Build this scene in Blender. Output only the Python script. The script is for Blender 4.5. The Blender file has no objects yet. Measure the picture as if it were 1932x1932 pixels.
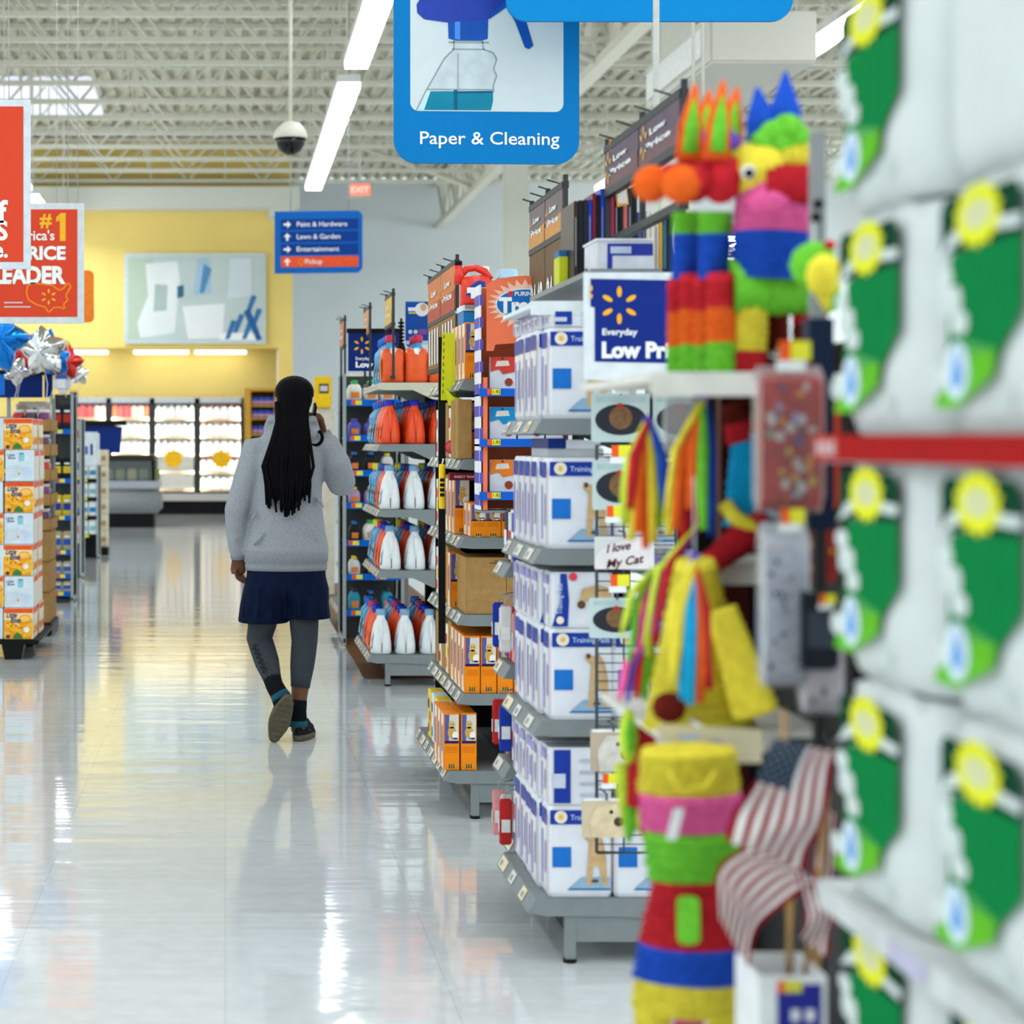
import bpy, bmesh, math, random
from mathutils import Vector, Matrix
R = random.Random(7)
sc = bpy.context.scene
col = sc.collection
# ---------------------------------------------------------------- camera, world, exposure
F, CX, CY, H = 3700.0, 425.0, 830.0, 1.5      # focal length and vanishing point in pixels, eye height in metres
cam = bpy.data.cameras.new('camera'); camo = bpy.data.objects.new('camera', cam); col.objects.link(camo)
camo.location = (0, 0, H); camo.rotation_euler = (math.pi / 2, 0, 0)
cam.sensor_width = 36; cam.sensor_fit = 'HORIZONTAL'; cam.lens = 36 * F / 1932
cam.shift_x = (966 - CX) / 1932; cam.shift_y = (CY - 966) / 1932
cam.clip_start = 0.05; cam.clip_end = 200
cam.dof.use_dof = True; cam.dof.focus_distance = 8.6; cam.dof.aperture_fstop = 3.4
sc.camera = camo
w = bpy.data.worlds.new('store_air'); sc.world = w; w.use_nodes = True
w.node_tree.nodes['Background'].inputs[0].default_value = (0.86, 0.95, 1.0, 1)
w.node_tree.nodes['Background'].inputs[1].default_value = 1.0
STRIP_POWER = 9.5
vs = sc.view_settings
vs.view_transform = 'Standard'; vs.look = 'None'; vs.gamma = 1; vs.use_curve_mapping = False; vs.exposure = 0.36
sc.cycles.use_denoising = True
sc.cycles.max_bounces = 7; sc.cycles.diffuse_bounces = 3; sc.cycles.glossy_bounces = 3; sc.cycles.transmission_bounces = 5; sc.cycles.transparent_max_bounces = 8
sc.cycles.sample_clamp_indirect = 6; sc.cycles.caustics_reflective = False; sc.cycles.caustics_refractive = False

# ---------------------------------------------------------------- helpers
def P(px, py, D): return Vector(((px - CX) * D / F, D, H - (py - CY) * D / F))
def X(px, D): return (px - CX) * D / F
def Z(py, D): return H - (py - CY) * D / F
def lin(h):
    h = h.lstrip('#'); c = [int(h[i:i + 2], 16) / 255 for i in (0, 2, 4)]
    return tuple(x / 12.92 if x <= 0.04045 else ((x + 0.055) / 1.055) ** 2.4 for x in c)
_mats = {}
def M(hexc, rough=0.5, metal=0.0, var=0.10, scale=18.0, bump=0.0, coat=0.0, bscale=None, trans=0.0):
    """procedural paint, card, cloth or metal: a colour broken by soft noise, with an optional noise bump"""
    key = (hexc, rough, metal, var, scale, bump, coat, bscale, trans)
    if key in _mats: return _mats[key]
    m = bpy.data.materials.new('surface_' + hexc.strip('#')); m.use_nodes = True
    nt = m.node_tree; b = nt.nodes['Principled BSDF']
    c = lin(hexc)
    tc = nt.nodes.new('ShaderNodeTexCoord'); nz = nt.nodes.new('ShaderNodeTexNoise')
    nz.inputs['Scale'].default_value = scale; nz.inputs['Detail'].default_value = 2
    nt.links.new(tc.outputs['Object'], nz.inputs['Vector'])
    rp = nt.nodes.new('ShaderNodeValToRGB')
    rp.color_ramp.elements[0].position = 0.3; rp.color_ramp.elements[1].position = 0.7
    rp.color_ramp.elements[0].color = tuple(x * (1 - var) for x in c) + (1,)
    rp.color_ramp.elements[1].color = tuple(min(1, x * (1 + var * .6)) for x in c) + (1,)
    nt.links.new(nz.outputs['Fac'], rp.inputs['Fac']); nt.links.new(rp.outputs['Color'], b.inputs['Base Color'])
    b.inputs['Roughness'].default_value = rough; b.inputs['Metallic'].default_value = metal
    b.inputs['Coat Weight'].default_value = coat; b.inputs['Coat Roughness'].default_value = 0.08
    b.inputs['Transmission Weight'].default_value = trans
    b.inputs['Specular IOR Level'].default_value = .05 if rough > .7 else (.12 if rough >= .35 and not coat else .4)
    if bump:
        n2 = nt.nodes.new('ShaderNodeTexNoise'); n2.inputs['Scale'].default_value = bscale or scale * 6; n2.inputs['Detail'].default_value = 3
        nt.links.new(tc.outputs['Object'], n2.inputs['Vector'])
        bp = nt.nodes.new('ShaderNodeBump'); bp.inputs['Strength'].default_value = bump; bp.inputs['Distance'].default_value = 0.01
        nt.links.new(n2.outputs['Fac'], bp.inputs['Height']); nt.links.new(bp.outputs['Normal'], b.inputs['Normal'])
    _mats[key] = m
    return m
def E(hexc, strength):
    key = ('E', hexc, strength)
    if key in _mats: return _mats[key]
    m = bpy.data.materials.new('lamp_' + hexc.strip('#')); m.use_nodes = True
    b = m.node_tree.nodes['Principled BSDF']; c = lin(hexc) + (1,)
    b.inputs['Base Color'].default_value = c; b.inputs['Emission Color'].default_value = c; b.inputs['Emission Strength'].default_value = strength
    _mats[key] = m
    return m
def glass(hexc='#eef4f4', amount=0.12, rough=0.03):
    key = ('G', hexc, amount, rough)
    if key in _mats: return _mats[key]
    m = bpy.data.materials.new('clear_film'); m.use_nodes = True; nt = m.node_tree
    b = nt.nodes['Principled BSDF']; b.inputs['Base Color'].default_value = lin(hexc) + (1,); b.inputs['Roughness'].default_value = rough
    tr = nt.nodes.new('ShaderNodeBsdfTransparent'); mx = nt.nodes.new('ShaderNodeMixShader'); fr = nt.nodes.new('ShaderNodeFresnel')
    ad = nt.nodes.new('ShaderNodeMath'); ad.operation = 'ADD'; ad.inputs[1].default_value = amount; ad.use_clamp = True
    nt.links.new(fr.outputs[0], ad.inputs[0]); nt.links.new(ad.outputs[0], mx.inputs[0])
    nt.links.new(tr.outputs[0], mx.inputs[1]); nt.links.new(b.outputs[0], mx.inputs[2])
    nt.links.new(mx.outputs[0], nt.nodes['Material Output'].inputs[0])
    _mats[key] = m
    return m

_txt = {}
def text_mesh(s, bold):
    k = (s, bold)
    if k not in _txt:
        cu = bpy.data.curves.new('t', 'FONT'); cu.body = s; cu.size = 1; cu.offset = bold; cu.resolution_u = 3
        ob = bpy.data.objects.new('t', cu); me = bpy.data.meshes.new_from_object(ob)
        vv = [v.co.copy() for v in me.vertices]; ff = [tuple(p.vertices) for p in me.polygons]
        bpy.data.objects.remove(ob); bpy.data.curves.remove(cu); bpy.data.meshes.remove(me)
        _txt[k] = (vv, ff)
    return _txt[k]
def rrect(x0, y0, x1, y1, r, n=6, corners='1111'):
    out = []
    for i, (cx, cy, a) in enumerate(((x1 - r, y1 - r, 0), (x0 + r, y1 - r, 90), (x0 + r, y0 + r, 180), (x1 - r, y0 + r, 270))):
        if corners[i] == '0':
            out.append(((x1, y1), (x0, y1), (x0, y0), (x1, y0))[i]); continue
        for k in range(n + 1):
            t = math.radians(a + 90 * k / n); out.append((cx + r * math.cos(t), cy + r * math.sin(t)))
    return out
def ell(cx, cy, rx, ry, n=24): return [(cx + rx * math.cos(2 * math.pi * i / n), cy + ry * math.sin(2 * math.pi * i / n)) for i in range(n)]
def star(cx, cy, r, k=0.5, n=5, a0=90): return [(cx + (r if i % 2 == 0 else r * k) * math.cos(math.radians(a0 + 180 * i / n)), cy + (r if i % 2 == 0 else r * k) * math.sin(math.radians(a0 + 180 * i / n))) for i in range(2 * n)]
class Frame:
    """a flat face to print on: origin, right and up vectors"""
    def __init__(s, o, u=(1, 0, 0), v=(0, 0, 1), sc=1.0):
        s.o = Vector(o); s.u = Vector(u).normalized() * sc; s.v = Vector(v).normalized() * sc; s.n = Vector(u).cross(Vector(v)).normalized()
    def p(s, x, y, l=0.0): return s.o + s.u * x + s.v * y + s.n * l
class MB:
    def __init__(s): s.v, s.f, s.m, s.sm, s.mats = [], [], [], [], []
    def mi(s, m):
        if m not in s.mats: s.mats.append(m)
        return s.mats.index(m)
    def add(s, vs_, fs, mat, smooth=False):
        b = len(s.v); s.v += [tuple(q) for q in vs_]; k = s.mi(mat)
        for f in fs: s.f.append(tuple(b + i for i in f)); s.m.append(k); s.sm.append(smooth)
    def box(s, x0, x1, y0, y1, z0, z1, mat, bev=0.0, smooth=False):
        if bev:
            bm = bmesh.new(); bmesh.ops.create_cube(bm, size=1)
            for v in bm.verts: v.co = Vector(((x0 + x1) / 2 + v.co.x * (x1 - x0), (y0 + y1) / 2 + v.co.y * (y1 - y0), (z0 + z1) / 2 + v.co.z * (z1 - z0)))
            bmesh.ops.bevel(bm, geom=bm.edges[:], offset=bev, segments=2, affect='EDGES')
            bm.verts.index_update()
            s.add([v.co for v in bm.verts], [[v.index for v in f.verts] for f in bm.faces], mat, smooth); bm.free(); return
        q = [(x, y, z) for z in (z0, z1) for y in (y0, y1) for x in (x0, x1)]
        s.add(q, [(0, 2, 3, 1), (4, 5, 7, 6), (0, 1, 5, 4), (2, 6, 7, 3), (0, 4, 6, 2), (1, 3, 7, 5)], mat)
    def poly(s, fr, pts, mat, l=0.001): s.add([fr.p(x, y, l) for x, y in pts], [tuple(range(len(pts)))], mat)
    def rect(s, fr, x0, y0, x1, y1, mat, l=0.001): s.poly(fr, [(x0, y0), (x1, y0), (x1, y1), (x0, y1)], mat, l)
    def plate(s, fr, pts, mat, d, side=None):
        """a solid panel whose front face lies in the frame, thickness d behind it"""
        n = len(pts); s.add([fr.p(x, y, 0) for x, y in pts] + [fr.p(x, y, -d) for x, y in pts],
              [tuple(range(n)), tuple(range(2 * n - 1, n - 1, -1))] , mat)
        s.add([fr.p(x, y, 0) for x, y in pts] + [fr.p(x, y, -d) for x, y in pts], [(i, n + i, n + (i + 1) % n, (i + 1) % n) for i in range(n)], side or mat)
    def line(s, fr, pts, wd, mat, l=0.0015):
        for (x0, y0), (x1, y1) in zip(pts, pts[1:]):
            dx, dy = x1 - x0, y1 - y0; L = math.hypot(dx, dy) or 1; nx, ny = -dy / L * wd / 2, dx / L * wd / 2
            s.poly(fr, [(x0 + nx, y0 + ny), (x0 - nx, y0 - ny), (x1 - nx, y1 - ny), (x1 + nx, y1 + ny)], mat, l)
    def text(s, fr, t, x, y, size, mat, l=0.002, bold=0.0, align='l', width=None, slant=0.0):
        vv, ff = text_mesh(t, bold)
        if not vv: return
        x0 = min(v.x for v in vv); x1 = max(v.x for v in vv); k = size; kx = size if width is None else width / (x1 - x0)
        off = {'l': -x0, 'c': -(x0 + x1) / 2, 'r': -x1}[align]
        s.add([fr.p(x + (v.x + off) * kx + v.y * slant * k, y + v.y * k, l) for v in vv], ff, mat)
    def spark(s, fr, cx, cy, r, mat, l=0.002):
        for i in range(6):
            a = math.radians(90 + 60 * i); c, d = math.cos(a), math.sin(a); pts = []
            for q in range(12):
                t = 2 * math.pi * q / 12; ex, ey = r * 0.71 + r * 0.29 * math.cos(t), r * 0.13 * math.sin(t)
                pts.append((cx + ex * c - ey * d, cy + ex * d + ey * c))
            s.poly(fr, pts, mat, l)
    def tube(s, pts, r, mat, n=8, caps=True, smooth=True):
        pts = [Vector(p) for p in pts]; N = len(pts); rr = r if isinstance(r, (list, tuple)) else [r] * N
        vs_, fs = [], []; ref = None
        for i, p in enumerate(pts):
            t = (pts[min(i + 1, N - 1)] - pts[max(i - 1, 0)]).normalized()
            if ref is None: ref = Vector((0, 0, 1)) if abs(t.z) < 0.9 else Vector((0, 1, 0))
            a = (ref - t * ref.dot(t)).normalized(); b = t.cross(a); ref = a
            rad = rr[i]; ra, rb = rad if isinstance(rad, tuple) else (rad, rad)
            vs_ += [p + a * ra * math.cos(2 * math.pi * k / n) + b * rb * math.sin(2 * math.pi * k / n) for k in range(n)]
        for i in range(N - 1):
            for k in range(n): fs.append((i * n + k, i * n + (k + 1) % n, (i + 1) * n + (k + 1) % n, (i + 1) * n + k))
        if caps: fs += [tuple(range(n - 1, -1, -1)), tuple(range((N - 1) * n, N * n))]
        s.add(vs_, fs, mat, smooth)
    def rings(s, rgs, mats, caps=True, smooth=True):
        """skin through rings of equal length; mats one material or one per band"""
        n = len(rgs[0])
        for i in range(len(rgs) - 1):
            m = mats[i] if isinstance(mats, (list, tuple)) else mats
            s.add(list(rgs[i]) + list(rgs[i + 1]), [(k, (k + 1) % n, n + (k + 1) % n, n + k) for k in range(n)], m, smooth)
        if caps:
            m0 = mats[0] if isinstance(mats, (list, tuple)) else mats; m1 = mats[-1] if isinstance(mats, (list, tuple)) else mats
            s.add(rgs[0], [tuple(range(n - 1, -1, -1))], m0); s.add(rgs[-1], [tuple(range(n))], m1)
    def lathe(s, c, prof, mats, n=20, sx=1, sy=1):
        s.rings([[(c[0] + r * sx * math.cos(2 * math.pi * k / n), c[1] + r * sy * math.sin(2 * math.pi * k / n), c[2] + z) for k in range(n)] for r, z in prof], mats)
    def ball(s, c, r, mat, n=14, m=9):
        rx, ry, rz = r if isinstance(r, tuple) else (r, r, r)
        s.rings([[(c[0] + rx * math.sin(t) * math.cos(2 * math.pi * k / n), c[1] + ry * math.sin(t) * math.sin(2 * math.pi * k / n), c[2] - rz * math.cos(t)) for k in range(n)] for t in [0.02 + (math.pi - 0.04) * i / m for i in range(m + 1)]], mat)
    def mesh(s, name):
        me = bpy.data.meshes.new(name); me.from_pydata(s.v, [], s.f)
        for m in s.mats: me.materials.append(m)
        me.polygons.foreach_set('material_index', s.m); me.polygons.foreach_set('use_smooth', s.sm)
        if any(s.sm):
            bm = bmesh.new(); bm.from_mesh(me); bmesh.ops.remove_doubles(bm, verts=bm.verts, dist=1e-5); bm.to_mesh(me); bm.free()
        me.update(); return me
    def build(s, name, parent=None, loc=None):
        o = bpy.data.objects.new(name, s.mesh(name)); col.objects.link(o)
        if parent: o.parent = parent
        if loc is not None: o.location = loc
        return o
def tag(o, label, cat, group=None):
    o['label'] = label; o['category'] = cat
    if group: o['group'] = group
    return o
def thing(name, label, cat, loc=(0, 0, 0), group=None, rz=0.0):
    o = bpy.data.objects.new(name, None); col.objects.link(o); o.location = loc; o.rotation_euler = (0, 0, rz); o.empty_display_size = 0.1
    return tag(o, label, cat, group)
def struct(o): o['kind'] = 'structure'; return o
class Proto:
    """the first put() moves the thing itself, each later one copies it with its parts and sub-parts"""
    every = []
    def __init__(s, root, cat, group=None): s.root, s.cat, s.group, s.used = root, cat, group, False; Proto.every.append(s)
    def put(s, loc, label, group=None, rz=0.0, scale=None):
        r = s.root
        if s.used:
            r = s.root.copy(); col.objects.link(r)
            for ch in list(s.root.children):
                c = ch.copy(); col.objects.link(c); c.parent = r
                for g in ch.children:
                    d = g.copy(); col.objects.link(d); d.parent = c
        s.used = True
        r.location = loc; r.rotation_euler = (0, 0, rz)
        if scale: r.scale = scale
        tag(r, label, s.cat, group or s.group)
        return r
ORD = ['first', 'second', 'third', 'fourth', 'fifth', 'sixth', 'seventh', 'eighth', 'ninth', 'tenth', 'eleventh', 'twelfth']
# common materials
WHITE = M('#e9ebe8', .45); STEEL = M('#9fa5a5', .4, var=.05); DARKST = M('#3a3d3e', .5); BLACK = M('#121314', .45); CREAM = M('#d9d6c6', .5)
NAVY = M('#0b2a72', .4); WBLUE = M('#0a63c4', .4); SUN = M('#f6b32b', .45); RED = M('#d23a22', .45); ORANGE = M('#f5861f', .45); YEL = M('#f2d430', .45)
CARD = M('#a8834f', .75, var=.14, scale=30); LTXT = M('#f3f4f2', .5); CHROME = M('#c9cccd', .2, metal=1.0); TAGY = M('#e7e23a', .5); TAGO = M('#ef5a24', .5)
PAPER = M('#e4e6e6', .55); DGREY = M('#6d7272', .45)
# ---------------------------------------------------------------- the setting
def floor_mat():
    m = bpy.data.materials.new('polished_vinyl_floor'); m.use_nodes = True; nt = m.node_tree; N = nt.nodes.new; L = nt.links.new
    b = nt.nodes['Principled BSDF']; tc = N('ShaderNodeTexCoord')
    br = N('ShaderNodeTexBrick'); br.offset = 0; br.inputs['Scale'].default_value = 1.0
    br.inputs['Brick Width'].default_value = 0.61; br.inputs['Row Height'].default_value = 0.61; br.inputs['Mortar Size'].default_value = 0.003
    br.inputs['Color1'].default_value = (.70, .725, .72, 1); br.inputs['Color2'].default_value = (.665, .69, .69, 1); br.inputs['Mortar'].default_value = (.60, .63, .635, 1)
    L(tc.outputs['Object'], br.inputs['Vector'])
    nz = N('ShaderNodeTexNoise'); nz.inputs['Scale'].default_value = 14; nz.inputs['Detail'].default_value = 6; L(tc.outputs['Object'], nz.inputs['Vector'])
    rp = N('ShaderNodeValToRGB'); rp.color_ramp.elements[0].position = .35; rp.color_ramp.elements[0].color = (.86, .87, .87, 1); rp.color_ramp.elements[1].position = .65; rp.color_ramp.elements[1].color = (1, 1, 1, 1)
    L(nz.outputs['Fac'], rp.inputs['Fac'])
    mx = N('ShaderNodeMix'); mx.data_type = 'RGBA'; mx.blend_type = 'MULTIPLY'; mx.inputs['Factor'].default_value = .5
    L(br.outputs['Color'], mx.inputs['A']); L(rp.outputs['Color'], mx.inputs['B']); L(mx.outputs['Result'], b.inputs['Base Color'])
    mp = N('ShaderNodeMapping'); mp.inputs['Scale'].default_value = (0.35, 3.2, 1); L(tc.outputs['Object'], mp.inputs['Vector'])
    n2 = N('ShaderNodeTexNoise'); n2.inputs['Scale'].default_value = 1.5; n2.inputs['Detail'].default_value = 3; L(mp.outputs[0], n2.inputs['Vector'])
    bp = N('ShaderNodeBump'); bp.inputs['Strength'].default_value = .16; bp.inputs['Distance'].default_value = .02
    L(n2.outputs['Fac'], bp.inputs['Height']); L(bp.outputs['Normal'], b.inputs['Normal'])
    b.inputs['Roughness'].default_value = .075; b.inputs['IOR'].default_value = 1.55
    b.inputs['Coat Weight'].default_value = .35; b.inputs['Coat Roughness'].default_value = .05; L(bp.outputs['Normal'], b.inputs['Coat Normal'])
    return m
b = MB(); b.box(-14, 22, -4, 47, -.2, 0, floor_mat()); struct(b.build('floor'))
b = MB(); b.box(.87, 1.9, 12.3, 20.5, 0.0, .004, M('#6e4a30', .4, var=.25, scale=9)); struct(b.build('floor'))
YW = M('#f0d47c', .6, var=.04, scale=1.2); YW2 = M('#eed785', .6, var=.03); GW = M('#e4eaec', .7, var=.03, scale=.8)
ow = X(525, 40); oe = X(552, 40)
b = MB(); b.box(-12, ow, 40.0, 40.4, 3.38, 7.6, YW); b.box(ow, oe, 40.0, 40.5, 0, 7.6, YW); b.box(-12, ow, 40.9, 41.1, 0, 3.38, YW2); b.box(-12, ow, 40.4, 40.95, 3.36, 3.46, YW2)
struct(b.build('wall_back'))
b = MB(); b.box(oe - .1, 22, 46, 46.2, 0, 7.6, GW); b.box(oe - .1, oe - .002, 40.5, 46, 0, 7.6, GW); struct(b.build('wall_far'))
b = MB(); fr = Frame((-12, 39.3, 0)); b.box(-12, X(565, 39.4), 39.3, 40, Z(392, 39.3), Z(352, 39.3), M('#dcdcd2', .5, var=.02))
b.box(X(507, 39.4), X(553, 39.4), 39.35, 40, Z(408, 39.3), Z(390, 39.3), M('#dcdcd2', .5, var=.02)); struct(b.build('trim_1'))
# ceiling: ribbed steel deck, bar joists, girder
DECK = M('#cbc9b6', .55, var=.04); JST = M('#dedccd', .5, var=.05)
b = MB()
nx = 140; x0, x1 = -12.0, 22.0
pr = []
for i in range(nx):
    xa = x0 + (x1 - x0) * i / nx; wd = (x1 - x0) / nx
    pr += [(xa, 7.6), (xa + wd * .45, 7.6), (xa + wd * .5, 7.68), (xa + wd * .95, 7.68)]
pr.append((x1, 7.6))
b.add([(x, y, z) for y in (6, 46.2) for x, z in pr], [(i, i + 1, len(pr) + i + 1, len(pr) + i) for i in range(len(pr) - 1)], DECK)
struct(b.build('ceiling'))
def joist(y, zb, xa, xb, name='roof_beam', pitch=.75):
    b = MB(); zt = 7.58
    for z in (zb, zt - .03): b.box(xa, xb, y - .05, y + .05, z - .035, z + .035, JST)
    n = int((xb - xa) / pitch)
    for i in range(n):
        x = xa + i * pitch
        a, c = ((x, y, zb), (x + pitch, y, zt)) if i % 2 else ((x, y, zt), (x + pitch, y, zb))
        b.tube([a, c], .022, JST, 4, False, False)
        if i % 2 == 0: b.tube([(x, y, zb), (x, y, zt)], .016, JST, 4, False, False)
    return struct(b.build(name))
for k in range(18): joist(13.2 + 1.55 * k, 6.72, -12, 21)
b = MB(); g0, g1 = 12.0, 46.0                                   # girder along the row of columns
for z, hh in ((6.5, .06), (7.5, .06)):
    b.box(4.9, 5.1, g0, g1, z - hh, z + hh, JST)
n = 28
for i in range(n):
    ya = g0 + (g1 - g0) * i / n; yb = g0 + (g1 - g0) * (i + 1) / n
    a, c = ((5, ya, 6.5), (5, yb, 7.5)) if i % 2 else ((5, ya, 7.5), (5, yb, 6.5))
    b.tube([a, c], .05, JST, 4, False, False); b.tube([(5, ya, 6.5), (5, ya, 7.5)], .04, JST, 4, False, False)
for y in (26, 39): b.tube([(5, y, 6.5), (2.2, y, 7.5)], .05, JST, 6); b.tube([(5, y, 6.5), (7.8, y, 7.5)], .05, JST, 6)
struct(b.build('roof_beam'))
for y in (21.7, 33.6):
    b = MB(); b.box(4.8, 5.2, y, y + .4, 0, 6.5, M('#dcdcd0', .45, var=.02), bev=.02); b.box(4.7, 5.3, y - .1, y + .5, 6.42, 6.5, JST); struct(b.build('column'))
b = MB(); b.box(X(1340, 17), X(1542, 17), 17, 19.6, Z(118, 17), Z(20, 17), M('#cfcdc2', .5, var=.02), bev=.02)
b.box(X(1340, 17) - .04, X(1340, 17), 17.2, 19.4, Z(100, 17), Z(45, 17), WHITE); b.box(X(1420, 17), X(1440, 17), 18, 18.1, Z(20, 17), 7.62, JST)
o = struct(b.build('ceiling_duct')); o['label'] = 'pale square air duct hung under the roof'
b = MB(); b.box(-5.6, X(172, 33), 33, 36.2, 7.5, 7.62, E('#dfe4f6', .55)); struct(b.build('window_1'))
# fluorescent strips: three long rows down the store, far ones added to brighten walls
HOUS = M('#e8e8e4', .4); TUBE = E('#f4fbff', STRIP_POWER)
FILL_TUBE = E('#f4fbff', 30)  # stronger glow for the unseen strips that fill light onto the far walls
def strip(name, x, y0, y1, label):
    t = thing(name, label, 'ceiling light', (x, y0, 5.5), 'fluorescent strip lights hung in rows')
    L = y1 - y0
    b = MB(); b.box(-.13, .13, 0, L, .03, .12, HOUS); b.build('housing', t)
    for q in range(4):
        ya, yb = L * q / 4 + .03, L * (q + 1) / 4 - .03
        b = MB(); b.box(-.12, .12, ya, yb, -.03, .03, FILL_TUBE if y0 > 31.5 else TUBE); b.build('tube_lens', t)
    for yy in (.4, L - .4):
        b = MB(); b.tube([(0, yy, .12), (0, yy, 2.16)], .012, JST, 6); b.build('hanger_rod', t)
    return t
rows = [(-3.2, 'row left of the middle aisle'), (1.4, 'row above the shopper'), (6.0, 'row right of the white columns'), (10.6, 'second row right of the columns'), (15.2, 'last row on the right'), (-7.8, 'farthest row on the left')]
segs = [(-3.5, 1.5), (2.6, 10.6), (11.4, 21.0), (22.1, 31.2), (32.2, 39.2)]  # last section is out of view, added to brighten the far walls
for x, nm in rows:
    for i, (a, c) in enumerate(segs):
        if i == 4 and x in (1.4, 6.0): continue
        if i == 4 and x > 6: a, c = 37, 45
        strip('fluorescent_strip', x, a, c, 'white fluorescent strip light, %s section of the %s' % (('nearest', 'second', 'third', 'fourth', 'added unseen farthest')[i], nm))
for k, y in enumerate((39.0, 43.5)):  # two hidden cross strips, added only to lift the far walls
    t = thing('fluorescent_strip', 'unseen white strip light added across the far end, %s one' % ORD[k], 'ceiling light', (8.8, y, 5.5), 'strips added across the far end')
    b = MB(); b.box(0, 2.8, -.13, .13, .03, .12, HOUS); b.build('housing', t); b = MB(); b.box(.05, 2.75, -.12, .12, -.03, .03, FILL_TUBE); b.build('tube_lens', t)
    for xx_ in (.4, 2.4): b = MB(); b.tube([(xx_, 0, .12), (xx_, 0, 2.16)], .012, JST, 6); b.build('hanger_rod', t)
for i, (xa, xb) in enumerate(((128, 203), (253, 355), (368, 464))):
    b = MB(); xa, xb = X(xa, 40.5), X(xb, 40.5); b.box(xa, xb, 40.45, 40.6, 3.28, 3.36, E('#fffbe8', 4)); b.box(xa - .03, xb + .03, 40.42, 40.63, 3.34, 3.36, WHITE)
    tag(b.build('valance_lamp'), 'white valance lamp over the dairy coolers, %s from the wall\'s end' % ('third', 'second', 'first')[i], 'ceiling light', 'valance lamps on the yellow wall')
# framed bathroom picture
t = thing('framed_picture', 'large framed picture of blue and white towels on yellow wall', 'picture', P(368, 648, 39.9))
s = 39.9 / F; wd, ht = 267 * s, 170 * s
fr = Frame((-wd / 2, 0, 0), sc=s)
b = MB(); b.plate(fr, [(0, 0), (267, 0), (267, 170), (0, 170)], M('#cfdcdc', .4), .08); b.build('frame', t)
b = MB(); q = lambda h: M(h, .5, var=.06, scale=1.5)
b.rect(fr, 5, 5, 262, 165, q('#c3d0cd'), .01)
b.poly(fr, [(8, 8), (40, 8), (55, 160), (8, 160)], q('#b7c7b4'), .012); b.poly(fr, [(40, 150), (100, 155), (105, 120), (95, 20), (30, 10), (25, 40), (45, 90)], q('#e3e8e6'), .014)
b.poly(fr, [(55, 60), (80, 62), (82, 110), (58, 112)], q('#aebdbb'), .016); b.poly(fr, [(110, 70), (190, 75), (185, 10), (120, 8)], q('#e9ecea'), .014)
b.poly(fr, [(100, 85), (112, 88), (112, 110), (100, 108)], q('#3a6a86'), .018); b.poly(fr, [(130, 90), (165, 95), (160, 160), (138, 160)], q('#a9c6dc'), .014)
b.poly(fr, [(142, 95), (150, 95), (165, 140), (150, 150)], q('#5b8fc0'), .018); b.poly(fr, [(195, 85), (240, 90), (240, 160), (200, 160)], q('#d4dde2'), .014)
for k, (xa, ya) in enumerate(((190, 8), (205, 20), (222, 8), (238, 30), (228, 55))): b.poly(fr, [(xa, ya), (xa + 8, ya), (xa + 22, ya + 34), (xa + 12, ya + 36)], q('#3d74ad'), .02)
b.poly(fr, [(225, 60), (250, 5), (260, 8), (236, 66)], q('#2e5f9a'), .022)
b.poly(fr, [(180, 6), (260, 6), (260, 20), (180, 20)], q('#eef1f0'), .016)
b.build('print', t)
# ---- dairy coolers under the yellow wall
CY0 = 39.6
LED = E('#fffdf2', 90); CASE = M('#3b3f40', .4); CWH = M('#eceeea', .5)
def jug_mesh(body, cap, ht=.26, w=.075):
    b = MB(); b.lathe((0, 0, 0), [(w * .9, 0), (w, .03), (w, ht * .55), (w * .75, ht * .8), (w * .35, ht * .92)], M(body, .5), 10); bo = b.build('milk_jug')
    b = MB(); b.lathe((0, 0, 0), [(w * .4, ht * .92), (w * .4, ht)], M(cap, .5), 8); b.build('cap', bo); return bo
jugs = [Proto(jug_mesh('#f3f3ee', c), 'milk jug') for c in ('#e8e6df', '#d3573a', '#4a78b8')]
bright = [Proto(jug_mesh(c, k, .3, .07), 'juice bottle') for c, k in (('#e2603a', '#f0f0ea'), ('#d84f4f', '#f0f0ea'), ('#f0c9b8', '#e8e6df'))]
cools = [(118, 205, 'cooler at the far left', True, 0), (205, 287, 'cooler second from the left', True, 0), (287, 372, 'cooler third from the left', False, 1), (372, 460, 'cooler nearest the bread rack', False, 1)]
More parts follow.
